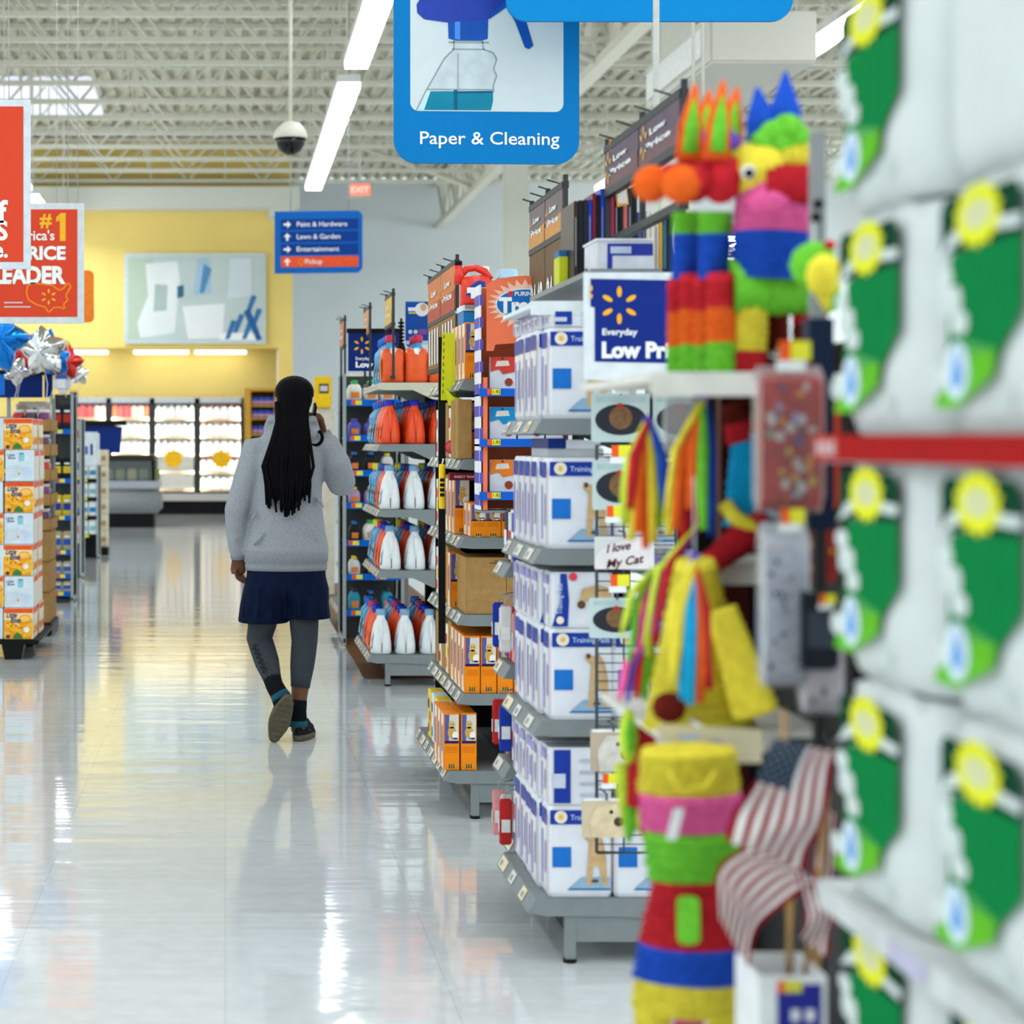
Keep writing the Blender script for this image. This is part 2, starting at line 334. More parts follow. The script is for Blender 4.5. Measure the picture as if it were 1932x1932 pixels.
for ci, (pa, pb, nm, col_, door) in enumerate(cools):
    xa, xb = X(pa, CY0), X(pb, CY0)
    t = thing('dairy_cooler', 'tall lit dairy %s on the yellow wall' % nm, 'cooler', ((xa + xb) / 2, CY0, 0), 'dairy coolers along the yellow wall')
    hw = (xb - xa) / 2
    b = MB(); b.box(-hw, hw, .05, 1.0, 0, .27, BLACK); b.build('base', t)
    b = MB(); b.box(-hw, hw, -.06, .95, .27, .42, M('#b9b4ae', .5)); b.build('bumper_panel', t)
    b = MB(); b.box(-hw, hw, .88, .98, .42, 2.34, CWH); b.box(-hw, -hw + .05, 0, .9, .42, 2.34, CASE); b.box(hw - .05, hw, 0, .9, .42, 2.34, CASE); b.box(-hw, hw, .0, .95, 2.24, 2.36, M('#c9c9cc', .5)); b.build('case', t)
    lev = [.5, .86, 1.22, 1.58, 1.94]
    for k, z in enumerate(lev):
        b = MB(); b.box(-hw + .05, hw - .05, .1, .88, z - .03, z, CWH); b.box(-hw + .05, hw - .05, .08, .1, z - .045, z + .015, M('#c8b090', .5)); sh = b.build('shelf', t)
        if k < 2 and ci == 2: continue
        for j in range(6):
            pr = (jugs[(k + ci) % 3 if k == 4 else (1 if ci == 3 and k % 2 else 0)]) if not (col_ and k == 4) else bright[(j + ci) // 2 % 3]
            pr.put(((xa + xb) / 2 - hw + .12 + j * (2 * hw - .24) / 5, CY0 + .26, z), ('%s on the %s shelf up, %s' % ('bright juice bottle' if pr in bright else 'white milk jug', ORD[k], nm)), 'bottles on shelf %d of the %s' % (k + 1, nm))
    for sx in (-1, 1):
        b = MB(); b.box(sx * (hw - .057) - .006, sx * (hw - .057) + .006, .002, .03, .5, 2.2, LED); b.build('lamp_tube', t)
    b = MB()
    for x in (-hw, hw - .066): b.box(x, x + .066, -.04, 0, .42, 2.24, CASE)
    for z in (.42, 2.2): b.box(-hw + .045, hw - .045, -.04, 0, z, z + .04, CASE)
    d = b.build('door', t)
    b = MB(); b.box(-hw + .045, hw - .045, -.025, -.015, .46, 2.2, glass('#ffffff', .02)); b.build('glass_pane', d)
    b = MB(); b.tube([(hw - .06, -.07, 1.0), (hw - .06, -.07, 1.6)], .012, CHROME, 6); b.build('handle', d)
for px, nm in ((327, 'third from the left'), (418, 'nearest the bread rack')):
    c = P(px, 866, CY0 - .06); b = MB(); b.plate(Frame(c), star(0, 0, .2, .78, 10), M('#f0b51c', .5), .01)
    tag(b.build('starburst_sign'), 'yellow starburst sign on the glass of the cooler %s' % nm, 'sign', 'starburst signs on the coolers')
# bread rack right of the coolers
t = thing('bread_rack', 'yellow wooden bread rack of blue packs behind the shopper', 'shelf', (X(493, 39.4), 39.4, 0))
hw = X(524, 39.4) - X(493, 39.4); WD = M('#c79238', .5, var=.12)
b = MB(); b.box(-hw, -hw + .12, 0, .55, 0, Z(738, 39.4), WD); b.box(hw - .06, hw, 0, .55, 0, Z(738, 39.4), WD); b.box(-hw, hw, 0, .55, Z(738, 39.4), Z(732, 39.4), WD); b.box(-hw, hw, .52, .55, 0, Z(738, 39.4), M('#7a5a2c', .6)); b.build('cabinet', t)
pk = MB(); pk.box(-.06, .06, 0, .16, 0, .16, M('#3558b8', .45), bev=.02); pk.box(-.061, .061, -.002, .05, .03, .08, M('#c98c9a', .5)); pkp = Proto(pk.build('bread_pack'), 'bread pack')
for k, z in enumerate((.3, .62, .94, 1.3, 1.62, 1.94, 2.2)):
    b = MB(); b.box(-hw + .12, hw - .06, .02, .52, z - .03, z, WD); b.build('shelf', t)
    if k > 2:
        for j in range(4): pkp.put((X(493, 39.4) - hw + .2 + j * .13, 39.46, z), 'blue wrapped bread pack on the %s shelf up of the bread rack' % ORD[k], 'bread packs on shelf %d' % (k + 1))
# low refrigerated bunker and its sign
t = thing('refrigerated_bunker', 'low grey open refrigerated bunker with black top, before the coolers', 'cooler', (X(240, 33.6), 33.6, 0))
s = 33.6 / F; hw = 1.1; xr = X(303, 33.6) - X(240, 33.6); xl = xr - 1.6
b = MB(); b.box(xl + .05, xr - .12, .1, 1.1, 0, .24, BLACK); b.build('base', t)
b = MB(); b.box(xl, xr, 0, 1.3, .24, .66, M('#8d9194', .4), bev=.06, smooth=True); b.box(xl, xr - .02, -.03, 1.3, .66, .8, M('#a9adb6', .4), bev=.03); b.build('body', t)
b = MB(); b.box(xl, xr - .1, .5, .56, .8, 1.15, M('#2c3030', .4)); b.box(xl, xr - .1, -.0, 1.3, 1.15, 1.24, M('#34302e', .4), bev=.02); b.box(xr - .16, xr - .1, .05, 1.25, .8, 1.15, BLACK); b.build('canopy', t)
b = MB(); b.box(xl, xr - .16, .02, .03, .82, 1.14, glass('#d8e4e0', .06)); b.build('glass_pane', t)
for k in range(7):
    b = MB(); c = ('#8f9a6a', '#b7a878', '#7d8a74')[k % 3]; b.box(-.08, .08, -.08, .08, 0, .2, M(c, .6), bev=.02)
    tag(b.build('deli_pack', None, (X(240, 33.6) + xl + .3 + k * .2, 33.8, .8)), 'olive deli pack in the grey bunker, %s from its left end' % ORD[k], 'food pack', 'deli packs in the bunker')
t = thing('hanging_sign', 'navy header sign under black bar, left of the coolers', 'sign', P(195, 855, 29))
s = 29 / F; fr = Frame((-38 * s, 0, 0), sc=s)
b = MB(); b.plate(fr, [(0, 0), (70, 0), (74, 50), (0, 60)], NAVY, .04); b.build('panel', t)
b = MB(); b.box(-42 * s, 44 * s, -.05, .08, 52 * s, 62 * s, BLACK); b.build('top_bar', t)
b = MB(); b.tube([(-.2, .06, -Z(855, 29)), (-.2, .06, .3)], .03, BLACK, 8); b.build('post', t)
# ---------------------------------------------------------------- hanging signs, camera dome, exit sign
def cables(t, x0, x1, z0, y=0.0, top=7.66, zloc=0.0, r=.0022):
    for x in (x0, x1):
        b = MB(); b.tube([(x, y, z0), (x, y, top - zloc)], r, CHROME, 6); b.build('hanger_cable', t)
SB = M('#0076b8', .6, var=.03, scale=2)
D = 8.0; s = D / F
t = thing('hanging_sign', 'large blue Paper & Cleaning sign with spray bottle picture', 'sign', P(743, 307, D))
fr = Frame((0, 0, 0), (1, 0, -.008), (0, 0, 1), s)
b = MB(); b.plate(fr, rrect(0, 0, 350, 560, 44), SB, .02); b.text(fr, 'Paper & Cleaning', 181, 36, 34, LTXT, .002, .008, 'c', 263); b.build('panel', t)
b = MB(); b.poly(fr, rrect(31, 98, 320, 530, 16), M('#cdd8d8', .45, var=.02), .001)
y = lambda p: 307 - p
xx = lambda p: p - 743
def dr(pts, m, l): b.poly(fr, [(xx(a), y(c)) for a, c in pts], m, l)
T1, T2, T3 = M('#127f9b', .4, var=.12, scale=9), M('#0d5f78', .4), M('#8e9aa0', .4); CAPB = M('#1653ad', .35, var=.15, scale=6); CAPD = M('#2a43a4', .35)
dr([(856, 80), (912, 80), (914, 92), (930, 100), (936, 112), (931, 128), (936, 142), (930, 160), (932, 170), (928, 207), (784, 207), (802, 176), (836, 112), (856, 92)], M('#c3cfd0', .4), .0016)
dr([(802, 172), (930, 170), (930, 190), (926, 207), (786, 207)], T1, .002); dr([(802, 172), (812, 172), (800, 207), (786, 207)], M('#bfe0e2', .4), .0024); dr([(856, 167), (863, 167), (863, 207), (856, 207)], T2, .0026)
dr([(855, 172), (930, 170), (930, 174), (855, 176)], T2, .0024); dr([(862, 100), (866, 100), (866, 170), (862, 170)], M('#a6b4b6', .4), .0022)
ol = [(xx(a), y(c)) for a, c in [(856, 76), (856, 92), (838, 110), (803, 172), (786, 207)]]; b.line(fr, ol, 2.2, T3, .003)
ol = [(xx(a), y(c)) for a, c in [(910, 76), (912, 92), (930, 98), (937, 110), (931, 128), (937, 142), (930, 160), (932, 172)]]; b.line(fr, ol, 2.2, T3, .003)
b.line(fr, [(xx(846), y(79)), (xx(922), y(79))], 2.5, T3, .003); b.line(fr, [(xx(853), y(92)), (xx(914), y(92))], 2, T3, .003); b.line(fr, [(xx(806), y(168)), (xx(930), y(168))], 2, T3, .003)
dr([(845, 38), (921, 34), (920, 72), (908, 76), (860, 76), (846, 72)], CAPB, .0034); dr([(858, 40), (868, 40), (868, 74), (858, 73)], M('#4b8ede', .35), .0038)
dr([(786, 8), (800, -14), (960, -70), (1010, -60), (960, 4), (925, 34), (845, 42), (800, 36), (787, 24)], CAPD, .004)
dr([(920, 30), (962, -6), (984, -60), (1000, -60), (984, 10), (1006, 84), (998, 91), (990, 88), (972, 40), (955, 12), (930, 30)], CAPB, .0042)
b.build('picture_print', t); cables(t, 60 * s, 290 * s, 560 * s, zloc=t.location.z)
D = 7.7; s = D / F
t = thing('hanging_sign', 'wide plain blue sign hanging in front of the Paper & Cleaning sign', 'sign', P(955, 40, D)); fr = Frame((0, 0, 0), sc=s)
b = MB(); b.plate(fr, rrect(0, 0, 541, 330, 40), M('#0080c2', .6, var=.03, scale=2), .02); b.build('panel', t); cables(t, 80 * s, 460 * s, 330 * s, zloc=t.location.z)
D = 24.0; s = D / F
t = thing('hanging_sign', 'blue direction sign listing Paint & Hardware, hung before the grey wall', 'sign', P(518, 516, D)); fr = Frame((0, 0, 0), (1, 0, .012), (0, 0, 1), s)
b = MB(); b.plate(fr, rrect(0, 0, 166, 117, 12, corners='1001'), M('#0b62b8', .4, var=.04), .05)
NB = M('#0b3b8d', .4)
for k, (tx, m, ar) in enumerate((('Paint & Hardware', NB, 0), ('Lawn & Garden', NB, 1), ('Entertainment', NB, 0), ('Pickup', M('#f0582e', .45), 2))):
    y0 = 82 - k * 23.5; b.rect(fr, 12, y0, 158, y0 + 20, m, .002); b.text(fr, tx, (42 if k < 3 else 58), y0 + 6, 13, LTXT, .005, .01, 'l', (95, 82, 80, 32)[k])
    c = (24, y0 + 10)
    if ar == 0: pts = [(17, c[1] - 2), (24, c[1] - 2), (24, c[1] - 7), (31, c[1]), (24, c[1] + 7), (24, c[1] + 2), (17, c[1] + 2)]
    else: pts = [(22, c[1] - 7), (26, c[1] - 7), (26, c[1]), (31, c[1]), (24, c[1] + 7), (17, c[1]), (22, c[1])]
    b.poly(fr, pts, LTXT, .005)
b.spark(fr, 50, 21, 7, SUN, .006)
b.build('panel', t); cables(t, 30 * s, 140 * s, 117 * s, zloc=t.location.z, r=.008)
OR = M('#d9462a', .45, var=.03, scale=2); FRM = M('#d3d8dc', .45)
D = 8.7; s = D / F
t = thing('hanging_sign', 'red sign in a pale frame cut by the left edge, nearest the camera', 'sign', P(57, 507, D)); fr = Frame((0, 0, 0), sc=s)
b = MB(); b.plate(fr, [(-250, 0), (0, 0), (0, 319), (-250, 319)], FRM, .03); b.build('frame', t)
b = MB(); b.rect(fr, -237, 13, -13, 306, OR, .002)
for ch, ya, sz in (('f', 88, 58), ('S', 55, 50), ('e.', 22, 42)): b.text(fr, ch, -42, ya, sz, LTXT, .004, .03, 'r')
b.build('printed_panel', t); cables(t, -200 * s, -40 * s, 319 * s, zloc=t.location.z)
D = 12.0; s = D / F
t = thing('hanging_sign', 'red #1 price leader sign with yellow map outline, behind the nearest red sign', 'sign', P(158, 610, D)); fr = Frame((0, 0, 0), sc=s)
b = MB(); b.plate(fr, [(-180, 0), (0, 0), (0, 227), (-180, 227)], FRM, .03); b.build('frame', t)
b = MB(); b.rect(fr, -168, 12, -12, 215, OR, .002)
b.text(fr, '#', -60, 183, 36, SUN, .004, .03, 'r'); b.poly(fr, [(-45, 155), (-34, 155), (-34, 208), (-43, 208), (-52, 200), (-52, 191), (-45, 194)], SUN, .004)
b.text(fr, "America's", -55, 157, 26, LTXT, .004, .015, 'r', 100); b.text(fr, 'PRICE', -34, 121, 34, LTXT, .004, .04, 'r', 88); b.text(fr, 'LEADER', -34, 76, 44, LTXT, .004, .045, 'r', 138)
mp = [(-106, 70), (-98, 76), (-60, 72), (-46, 62), (-38, 66), (-30, 76), (-24, 70), (-34, 52), (-30, 44), (-38, 36), (-34, 24), (-42, 30), (-56, 30), (-66, 20), (-72, 30), (-90, 36), (-104, 44), (-108, 58), (-106, 70)]
b.line(fr, mp, 3, M('#f58a1f', .5), .004); b.spark(fr, -66, 50, 15, SUN, .004); b.rect(fr, -150, 38, -115, 40, FRM, .004); b.rect(fr, -150, 30, -100, 32, FRM, .004)
b.build('printed_panel', t); cables(t, -150 * s, -30 * s, 227 * s, zloc=t.location.z)
D = 15.0; s = D / F
t = thing('hanging_sign', 'plain orange rounded sign showing its edge behind the #1 red sign', 'sign', P(177, 608, D)); fr = Frame((0, 0, 0), sc=s)
b = MB(); b.plate(fr, rrect(-90, 0, 0, 98, 10), M('#f9862c', .45), .03); b.build('panel', t); cables(t, -70 * s, -30 * s, 98 * s, zloc=t.location.z)
D = 18.0; s = D / F
t = thing('security_camera', 'white dome security camera with black lower half hanging on a pole', 'camera', P(548, 262, D)); r = 33 * s
b = MB(); b.lathe((0, 0, 0), [(.02, r * 1.02), (r * .5, r * .88), (r * .86, r * .52), (r, r * .05), (r * .93, 0)], M('#dedbcb', .35, var=.03), 24); b.build('housing', t)
b = MB(); b.lathe((0, 0, 0), [(r * .9, 0), (r * .86, -r * .3), (r * .6, -r * .72), (r * .25, -r * .92), (.004, -r * .95)], M('#0c0d10', .12, var=0), 24); b.build('lens_dome', t)
b = MB(); b.tube([(0, 0, r), (0, 0, 7.66 - t.location.z)], .017, M('#dedbcb', .4), 8); b.build('pole', t)
D = 36.0; s = D / F
t = thing('exit_sign', 'small lit red exit sign hanging before the grey wall', 'sign', P(657, 373, D)); fr = Frame((0, 0, 0), sc=s)
b = MB(); b.plate(fr, [(0, 0), (45, 0), (45, 30), (0, 30)], M('#d9d0c4', .5), .08); b.build('housing', t)
b = MB(); b.rect(fr, 4, 5, 41, 25, E('#f26a58', 1.0), .01); b.text(fr, 'EXIT', 22.5, 9, 17, E('#ffb0a0', 1.2), .014, .02, 'c'); b.build('lit_panel', t)
b = MB(); b.tube([(22 * s, .04, 30 * s), (22 * s, .04, 7.66 - t.location.z)], .02, JST, 6); b.build('pole', t)
for px in (1308, 1326):
    b = MB(); c = P(px, 180, 12); b.tube([(0, 0, 0), (0, 0, 7.66 - c.z)], .011, JST, 6)
    tag(b.build('hanging_rod', None, c), 'thin pale rod hanging beside the white column, %s one' % ('first' if px < 1320 else 'second'), 'rod', 'rods beside the column')
c = P(1238, 345, 6.6); b = MB(); b.tube([(0, 0, 0), (0, 0, 5.5 - c.z)], .0105, M('#e3e3da', .35), 8); b.tube([(0, 0, 5.5 - c.z), (0, 0, 7.66 - c.z)], .0105, M('#e3e3da', .35), 8)
tag(b.build('hanging_pole', None, c), 'thin white pole rising between the two dark price boards', 'pole')

# ---------------------------------------------------------------- left side of the aisle
def printed_box(name, w, d, h, side, bev=.003):
    b = MB(); b.box(0, w, 0, d, 0, h, side, bev=bev); return b
def bites_front():
    w, h, d = .2, .213, .32; OB = M('#f6a01c', .45, var=.15, scale=30); b = printed_box('', w, d, h, M('#f0ece4', .5)); f = Frame((0, 0, 0))
    b.rect(f, .002, .002, w - .002, h - .002, M('#f6d9a0', .5)); b.rect(f, .002, h * .84, w - .002, h - .003, M('#ee5a24', .45), .0014); b.poly(f, [(.002, .002), (.19, .002), (.198, .09), (.1, .09), (.06, .12), (.002, .13)], OB, .0014)
    b.poly(f, ell(.145, .125, .05, .042), M('#f5a223', .45, var=.2, scale=40), .0018); b.poly(f, ell(.145, .14, .036, .02), M('#f8c46a', .5), .0022)
    for cx, cy in ((.03, .115), (.075, .07), (.15, .03), (.175, .095),(.03, .095), (.06, .075), (.17, .04), (.19, .07), (.11, .05), (.02, .04)): b.poly(f, ell(cx, cy, .022, .018, 12), M('#f4b93a', .45, var=.2, scale=60), .0024)
    for cx, cy in ((.05, .09), (.085, .09), (.12, .08), (.03, .11)): b.poly(f, ell(cx, cy, .006, .006, 8), M('#c9421e', .5), .0028)
    b.poly(f, [(.06, .004), (.13, .004), (.12, .03), (.095, .048), (.07, .03)], M('#3f7c3f', .5), .0028); b.poly(f, ell(.155, .065, .02, .018, 14), LTXT, .003); b.poly(f, ell(.03, .018, .014, .013, 12), M('#4a3f5e', .5), .003)
    b.text(f, 'Little', .018, .148, .05, NAVY, .0034, .02, slant=.2, width=.07); b.text(f, 'Bites', .045, .113, .05, NAVY, .0034, .02, slant=.2, width=.07)
    g = Frame((w, 0, 0), (0, 1, 0)); b.rect(g, .002, .002, d - .002, h - .002, M('#efe4d2', .5)); b.rect(g, .01, h * .8, d - .01, h - .004, M('#ea5a2a', .45), .0014)
    for k in range(5): b.poly(g, ell(.04 + k * .06, .06, .024, .03, 12), OB if k % 2 else M('#d24b33', .5), .0018)
    return b.build('snack_box')
def bites_back():
    w, h, d = .2, .213, .32; b = printed_box('', w, d, h, M('#dfe6ea', .5)); f = Frame((0, 0, 0)); b.rect(f, .002, .002, w - .002, h - .002, M('#d6e3ea', .5))
    b.text(f, 'Little', .012, .17, .026, NAVY, .002, .012, slant=.2); b.text(f, 'Bites', .02, .15, .026, NAVY, .002, .012, slant=.2)
    b.poly(f, rrect(.092, .135, .13, .185, .008), M('#8fc7d6', .5), .002); b.rect(f, .095, .185, .128, .194, M('#3c8da0', .5), .002)
    for k in range(5): b.rect(f, .014, .03 + k * .017, .105, .033 + k * .017, M('#b7cbd6', .5), .002)
    b.rect(f, .11, .02, .185, .1, M('#cbd9ea', .5), .002); b.poly(f, ell(.095, .05, .008, .01, 10), M('#dba73e', .5), .003)
    g = Frame((w, 0, 0), (0, 1, 0)); b.rect(g, .002, .002, d - .002, h - .002, M('#ece2d4', .5)); b.rect(g, .01, h * .8, d - .01, h - .004, M('#ea5a2a', .45), .0014)
    return b.build('snack_box')
PF, PB = Proto(bites_front(), 'snack box'), Proto(bites_back(), 'snack box')
D = 13.4; s = D / F; xr = X(63, D); zb = Z(1206, D)
t = thing('display_pallet', 'black plastic pallet under the stack of snack boxes', 'pallet', (xr + .02, D - .02, 0))
b = MB(); b.box(-1.0, .02, 0, 1.1, zb - .035, zb - .004, BLACK, bev=.008); b.build('deck', t)
for xa in (-.16, -.62):
    for ya in (.02, .88):
        b = MB(); b.rings([[(xa + k * q, ya + l * q, z) for k, l in ((-.07, -.01), (.07, -.01), (.07, .15), (-.07, .15))] for z, q in ((0, .8), (zb - .035, 1.1))], BLACK, smooth=False); b.build('foot', t)
for c in range(3):
    for r_ in range(7):
        for dd in range(2):
            front = (r_ % 2 == 0) == (c % 2 == 0)
            if c == 2 and dd: continue
            jig = R.uniform(-.008, .008)
            (PF if front else PB).put((xr - .2 - c * .205 + jig, D + dd * .4 + R.uniform(0, .02), zb + r_ * .216),
                '%s snack box, %s layer up, %s%s' % ('orange printed' if front else 'pale back of a', ORD[r_], ('column nearest the aisle', 'second column from the aisle', 'third column from the aisle')[c], ', rear row' if dd else ''), 'snack boxes stacked on the black pallet')
# cardboard tray tower with jars, behind the snack boxes
def jar(body, lid, h=.16, r=.045):
    b = MB(); b.lathe((0, 0, 0), [(r * .85, 0), (r, .012), (r, h * .72), (r * .7, h * .86), (r * .7, h * .87)], M(body, .25, var=.3, scale=40), 12); o = b.build('jam_jar')
    b = MB(); b.lathe((0, 0, 0), [(r * .78, h * .86), (r * .78, h)], M(lid, .4), 12); b.build('lid', o); return o
jars = [Proto(jar(a, l), 'jar') for a, l in (('#7d2f6e', '#dfe3e8'), ('#c8302c', '#e8e8ea'), ('#5a3a52', '#e9e6e2'))]
D = 15.0; xr = X(96, D)
def tray(w, d, h, m=CARD, t_=.006):
    b = MB(); b.box(-w / 2, w / 2, 0, d, 0, t_, m); b.box(-w / 2, w / 2, 0, t_, 0, h, m); b.box(-w / 2, w / 2, d - t_, d, 0, h, m); b.box(-w / 2, -w / 2 + t_, 0, d, 0, h, m); b.box(w / 2 - t_, w / 2, 0, d, 0, h, m); return b
TP = Proto(tray(.32, .6, .09).build('cardboard_tray'), 'tray', 'cardboard trays of jars')
tb = MB(); tb.box(-.17, .17, -.02, .62, .0, .1, BLACK, bev=.01); tag(tb.build('plastic_pallet', None, (xr - .16, D, 0)), 'black base under the tower of cardboard trays', 'pallet')
cb = MB(); cb.box(-.15, .15, 0, .58, 0, .23, CARD, bev=.004); cb.text(Frame((-.15, 0, 0)), '48-2', .16, .06, .05, M('#4a3a22', .6), .002); CB = Proto(cb.build('cardboard_carton'), 'carton', 'plain cartons under the jar trays')
z = .1
for k in range(3): CB.put((xr - .16, D, z), 'plain brown carton, %s up in the tower behind the snack boxes' % ORD[k]); z += .235
for k in range(5):
    TP.put((xr - .16, D, z), 'brown cardboard tray, %s up, holding jars behind the snack boxes' % ORD[k])
    for i in range(3):
        for j in range(2): jars[(k + i) % 3].put((xr - .26 + i * .1, D + .08 + j * .12, z + .007), ['purple', 'red', 'dark plum'][(k + i) % 3] + ' jam jar, tray %s up, %s from the aisle in the %s row' % (ORD[k], ORD[2 - i], ('front', 'back')[j]), 'jars in the cardboard trays')
    z += .19
# tall end display with trays and bottles
def wing(name, label, D, pxl, pxr, ytop, ybase, shelves, rail=WBLUE, bodym=DARKST, depth=.5, dd=0):
    x0, x1 = X(pxl, D), X(pxr, D); t = thing(name, label, 'shelf', ((x0 + x1) / 2, D, 0)); hw = (x1 - x0) / 2; zt = Z(ytop, D)
    b = MB(); b.box(-hw, hw, depth - .03, depth, 0, zt, bodym); b.build('back_panel', t)
    for sx in (-1, 1):
        b = MB(); b.box(sx * hw - .012, sx * hw + .012, 0, .025, 0, zt, STEEL); b.box(sx * hw - .012, sx * hw + .012, depth - .03, depth, 0, zt, STEEL); b.box(sx * hw - .008, sx * hw + .008, 0, depth, .02, .05, STEEL); b.build('side_post', t)
    zs = []
    for py in shelves:
        z = Z(py, D); zs.append(z); b = MB(); b.box(-hw + .012, hw - .012, .026, depth - .03, z - .02, z, DARKST); sh = b.build('shelf', t)
        b = MB(); b.box(-hw + .012, hw - .012, .012, .026, z - .035, z + .012, rail)
        f = Frame((-hw, .012, z - .03)); n = max(1, int(hw * 2 / .16))
        for q in range(n):
            xx_ = .03 + q * (2 * hw - .06) / n + R.uniform(0, .03); b.rect(f, xx_, .004, xx_ + .03, .036, TAGO); b.rect(f, xx_ + .03, .004, xx_ + .075, .036, TAGY)
        b.build('price_rail', sh)
    return t, x0, x1, zs
def simple_pack(w, d, h, m, m2=None, bev=.01, name='packet'):
    b = MB(); b.box(-w / 2, w / 2, 0, d, 0, h, m, bev=bev)
    if m2:
        f = Frame((-w / 2, 0, 0)); b.rect(f, w * .1, h * .3, w * .9, h * .62, m2, .002); b.rect(f, w * .2, h * .7, w * .8, h * .78, LTXT, .002); g = Frame((-w / 2, d, 0), (0, -1, 0)); b.rect(g, d * .1, h * .3, d * .9, h * .6, m2, .002)
        g = Frame((w / 2, 0, 0), (0, 1, 0)); b.rect(g, d * .1, h * .3, d * .9, h * .6, m2, .002)
    return b.build(name)
t, x0, x1, zs = wing('end_display', 'dark end display with cardboard trays and bottles, third along the left side', 18.0, 96, 136, 742, 1140, (812, 905, 975, 1040, 1085, 1118))
cfg = [('#2a2a2e', '#b3342c', 'black'), ('#1f2124', '#d9c13a', 'dark'), ('#d7c12c', '#2a3fa0', 'yellow'), ('#b8ac7e', '#2f57b0', 'olive'), ('#bdb79c', '#3a62b5', 'tan'), ('#c9bfa2', '#325aa8', 'beige')]
for k, z in enumerate(zs):
    pr = Proto(simple_pack(.085, .1, (.24, .2, .2, .18, .12, .1)[k], M(cfg[k][0], .4), M(cfg[k][1], .45)), 'packet')
    for j in range(2): pr.put((x0 + .055 + j * .09, 18.04, z), '%s packet on shelf %s from the top of the third left display, %s' % (cfg[k][2], ORD[k], ('aisle side' if j else 'far side')), 'packets on the third left display')
wb = simple_pack(.15, .3, .42, M('#dcdfe2', .35, bump=.2, bscale=20), M('#3354a6', .5), .04, 'white_bag'); tag(wb, 'puffy white bag on top of the third left display', 'bag'); wb.location = (X(112, 17.8), 18.05, Z(741, 18) + .002)
yb = MB(); yb.box(-.07, .07, 0, .1, 0, .06, M('#e7cf5c', .5), bev=.015); o = yb.build('yellow_box', None, (X(112, 17.8), 18.1, Z(741, 18) + .424)); tag(o, 'small yellow box lying on the puffy white bag', 'box')
t, x0, x1, zs = wing('end_display', 'dark end display of pale hanging packs, fourth along the left side', 21.0, 128, 152, 790, 1085, (840, 900, 960, 1020))
for k, z in enumerate(zs):
    pr = Proto(simple_pack(.11, .12, .26, M(('#c9c4bc', '#dcd8d2', '#cfc6b8', '#e0dcd4')[k], .45), M(('#b5483a', '#4a5f9a', '#8a7c4a', '#c05a48')[k], .5)), 'packet'); pr.put((x0 + .07, 21.03, z), 'pale packet on the %s shelf down of the fourth left display' % ORD[k], 'pale packets on the fourth left display')
t, x0, x1, zs = wing('end_display', 'black wire display of white and teal packs, fifth along the left side', 24.5, 148, 184, 880, 1050, (905, 940, 975, 1010), BLACK, BLACK)
for k, z in enumerate(zs):
    pr = Proto(simple_pack(.1, .14, .19, M('#e6ecec', .4), M(('#2d8fb0', '#7fb6c4', '#2a7fc0', '#8ac0cc')[k], .5)), 'packet')
    for j in range(2): pr.put((x0 + .065 + j * .11, 24.53, z), 'white and teal packet, %s shelf down of the fifth left display, %s side' % (ORD[k], ('far', 'aisle')[j]), 'white and teal packets on the wire display')
hd = MB(); hd.box(X(148, 24.5), X(184, 24.5), 24.5, 24.9, Z(880, 24.5), Z(815, 24.5), M('#d8e0e6', .4), bev=.02); fh = Frame((X(148, 24.5), 24.5, Z(880, 24.5))); hd.rect(fh, .06, .15, .12, .25, M('#5a6fc0', .5), .003); hd.rect(fh, .15, .14, .18, .28, NAVY, .003)
tag(hd.build('header_box'), 'big pale box sitting on top of the black wire display', 'box')
for k in range(6):
    b = MB(); b.lathe((0, 0, 0), [(.06, 0), (.065, .01), (.065, .2), (.06, .21)], M('#d5cdb2', .5), 12); b.rect(Frame((-.03, -.066, 0)), 0, .07, .06, .13, M('#b88a5a', .5), .002)
    tag(b.build('paper_canister', None, (X(194, 25.5), 25.7, .1 + k * .212)), 'cream canister, %s up in the column beside the black wire display' % ORD[k], 'canister', 'stacked cream canisters')
b = MB(); b.box(X(185, 25.5), X(203, 25.5), 25.5, 25.95, 0, .098, BLACK); tag(b.build('canister_base'), 'low black base under the column of cream canisters', 'base')
# blue Everyday Low Price header boards on the left
def price_board(label, x0, x1, y, z0, z1, tx=None, m=NAVY, edge=BLACK):
    t = thing('price_sign', label, 'sign', (x0, y, z0)); s = 1; fr = Frame((0, 0, 0)); wd, ht = x1 - x0, z1 - z0
    b = MB(); b.plate(fr, [(0, 0), (wd, 0), (wd, ht), (0, ht)], m, .02)
    if tx: tx(b, fr, wd, ht)
    b.build('panel', t)
    b = MB(); b.box(-.01, wd + .01, -.006, .026, ht, ht + .03, edge); b.build('top_clip', t)
    return t
D = 15.6
def ice(b, fr, w_, h_): b.text(fr, 'Low Price', .42 * w_, .12 * h_, .17, LTXT, .003, .03, 'r', .46)
price_board('navy price sign ending in "ice" under the silver balloon', X(10, D) - .35, X(80, D), D, Z(750, D), Z(708, D), ice)
price_board('plain navy sign edge just right of the "ice" sign', X(82, D + .2), X(97, D + .2), D + .3, Z(748, D), Z(706, D))
price_board('bright blue sign scrap at the left picture edge under the blue balloon', X(-60, 14.5), X(8, 14.5), 14.5, Z(745, 14.5), Z(706, 14.5), None, M('#1b6fd0', .4))
price_board('small navy sign on the fourth left display', X(132, 20.8), X(147, 20.8), 20.8, Z(768, 20.8), Z(740, 20.8), None, NAVY, M('#e7c95c', .5))
b = MB(); b.box(X(10, D) - .35, X(97, D), D + .02, D + .06, Z(790, D), Z(786, D), STEEL)
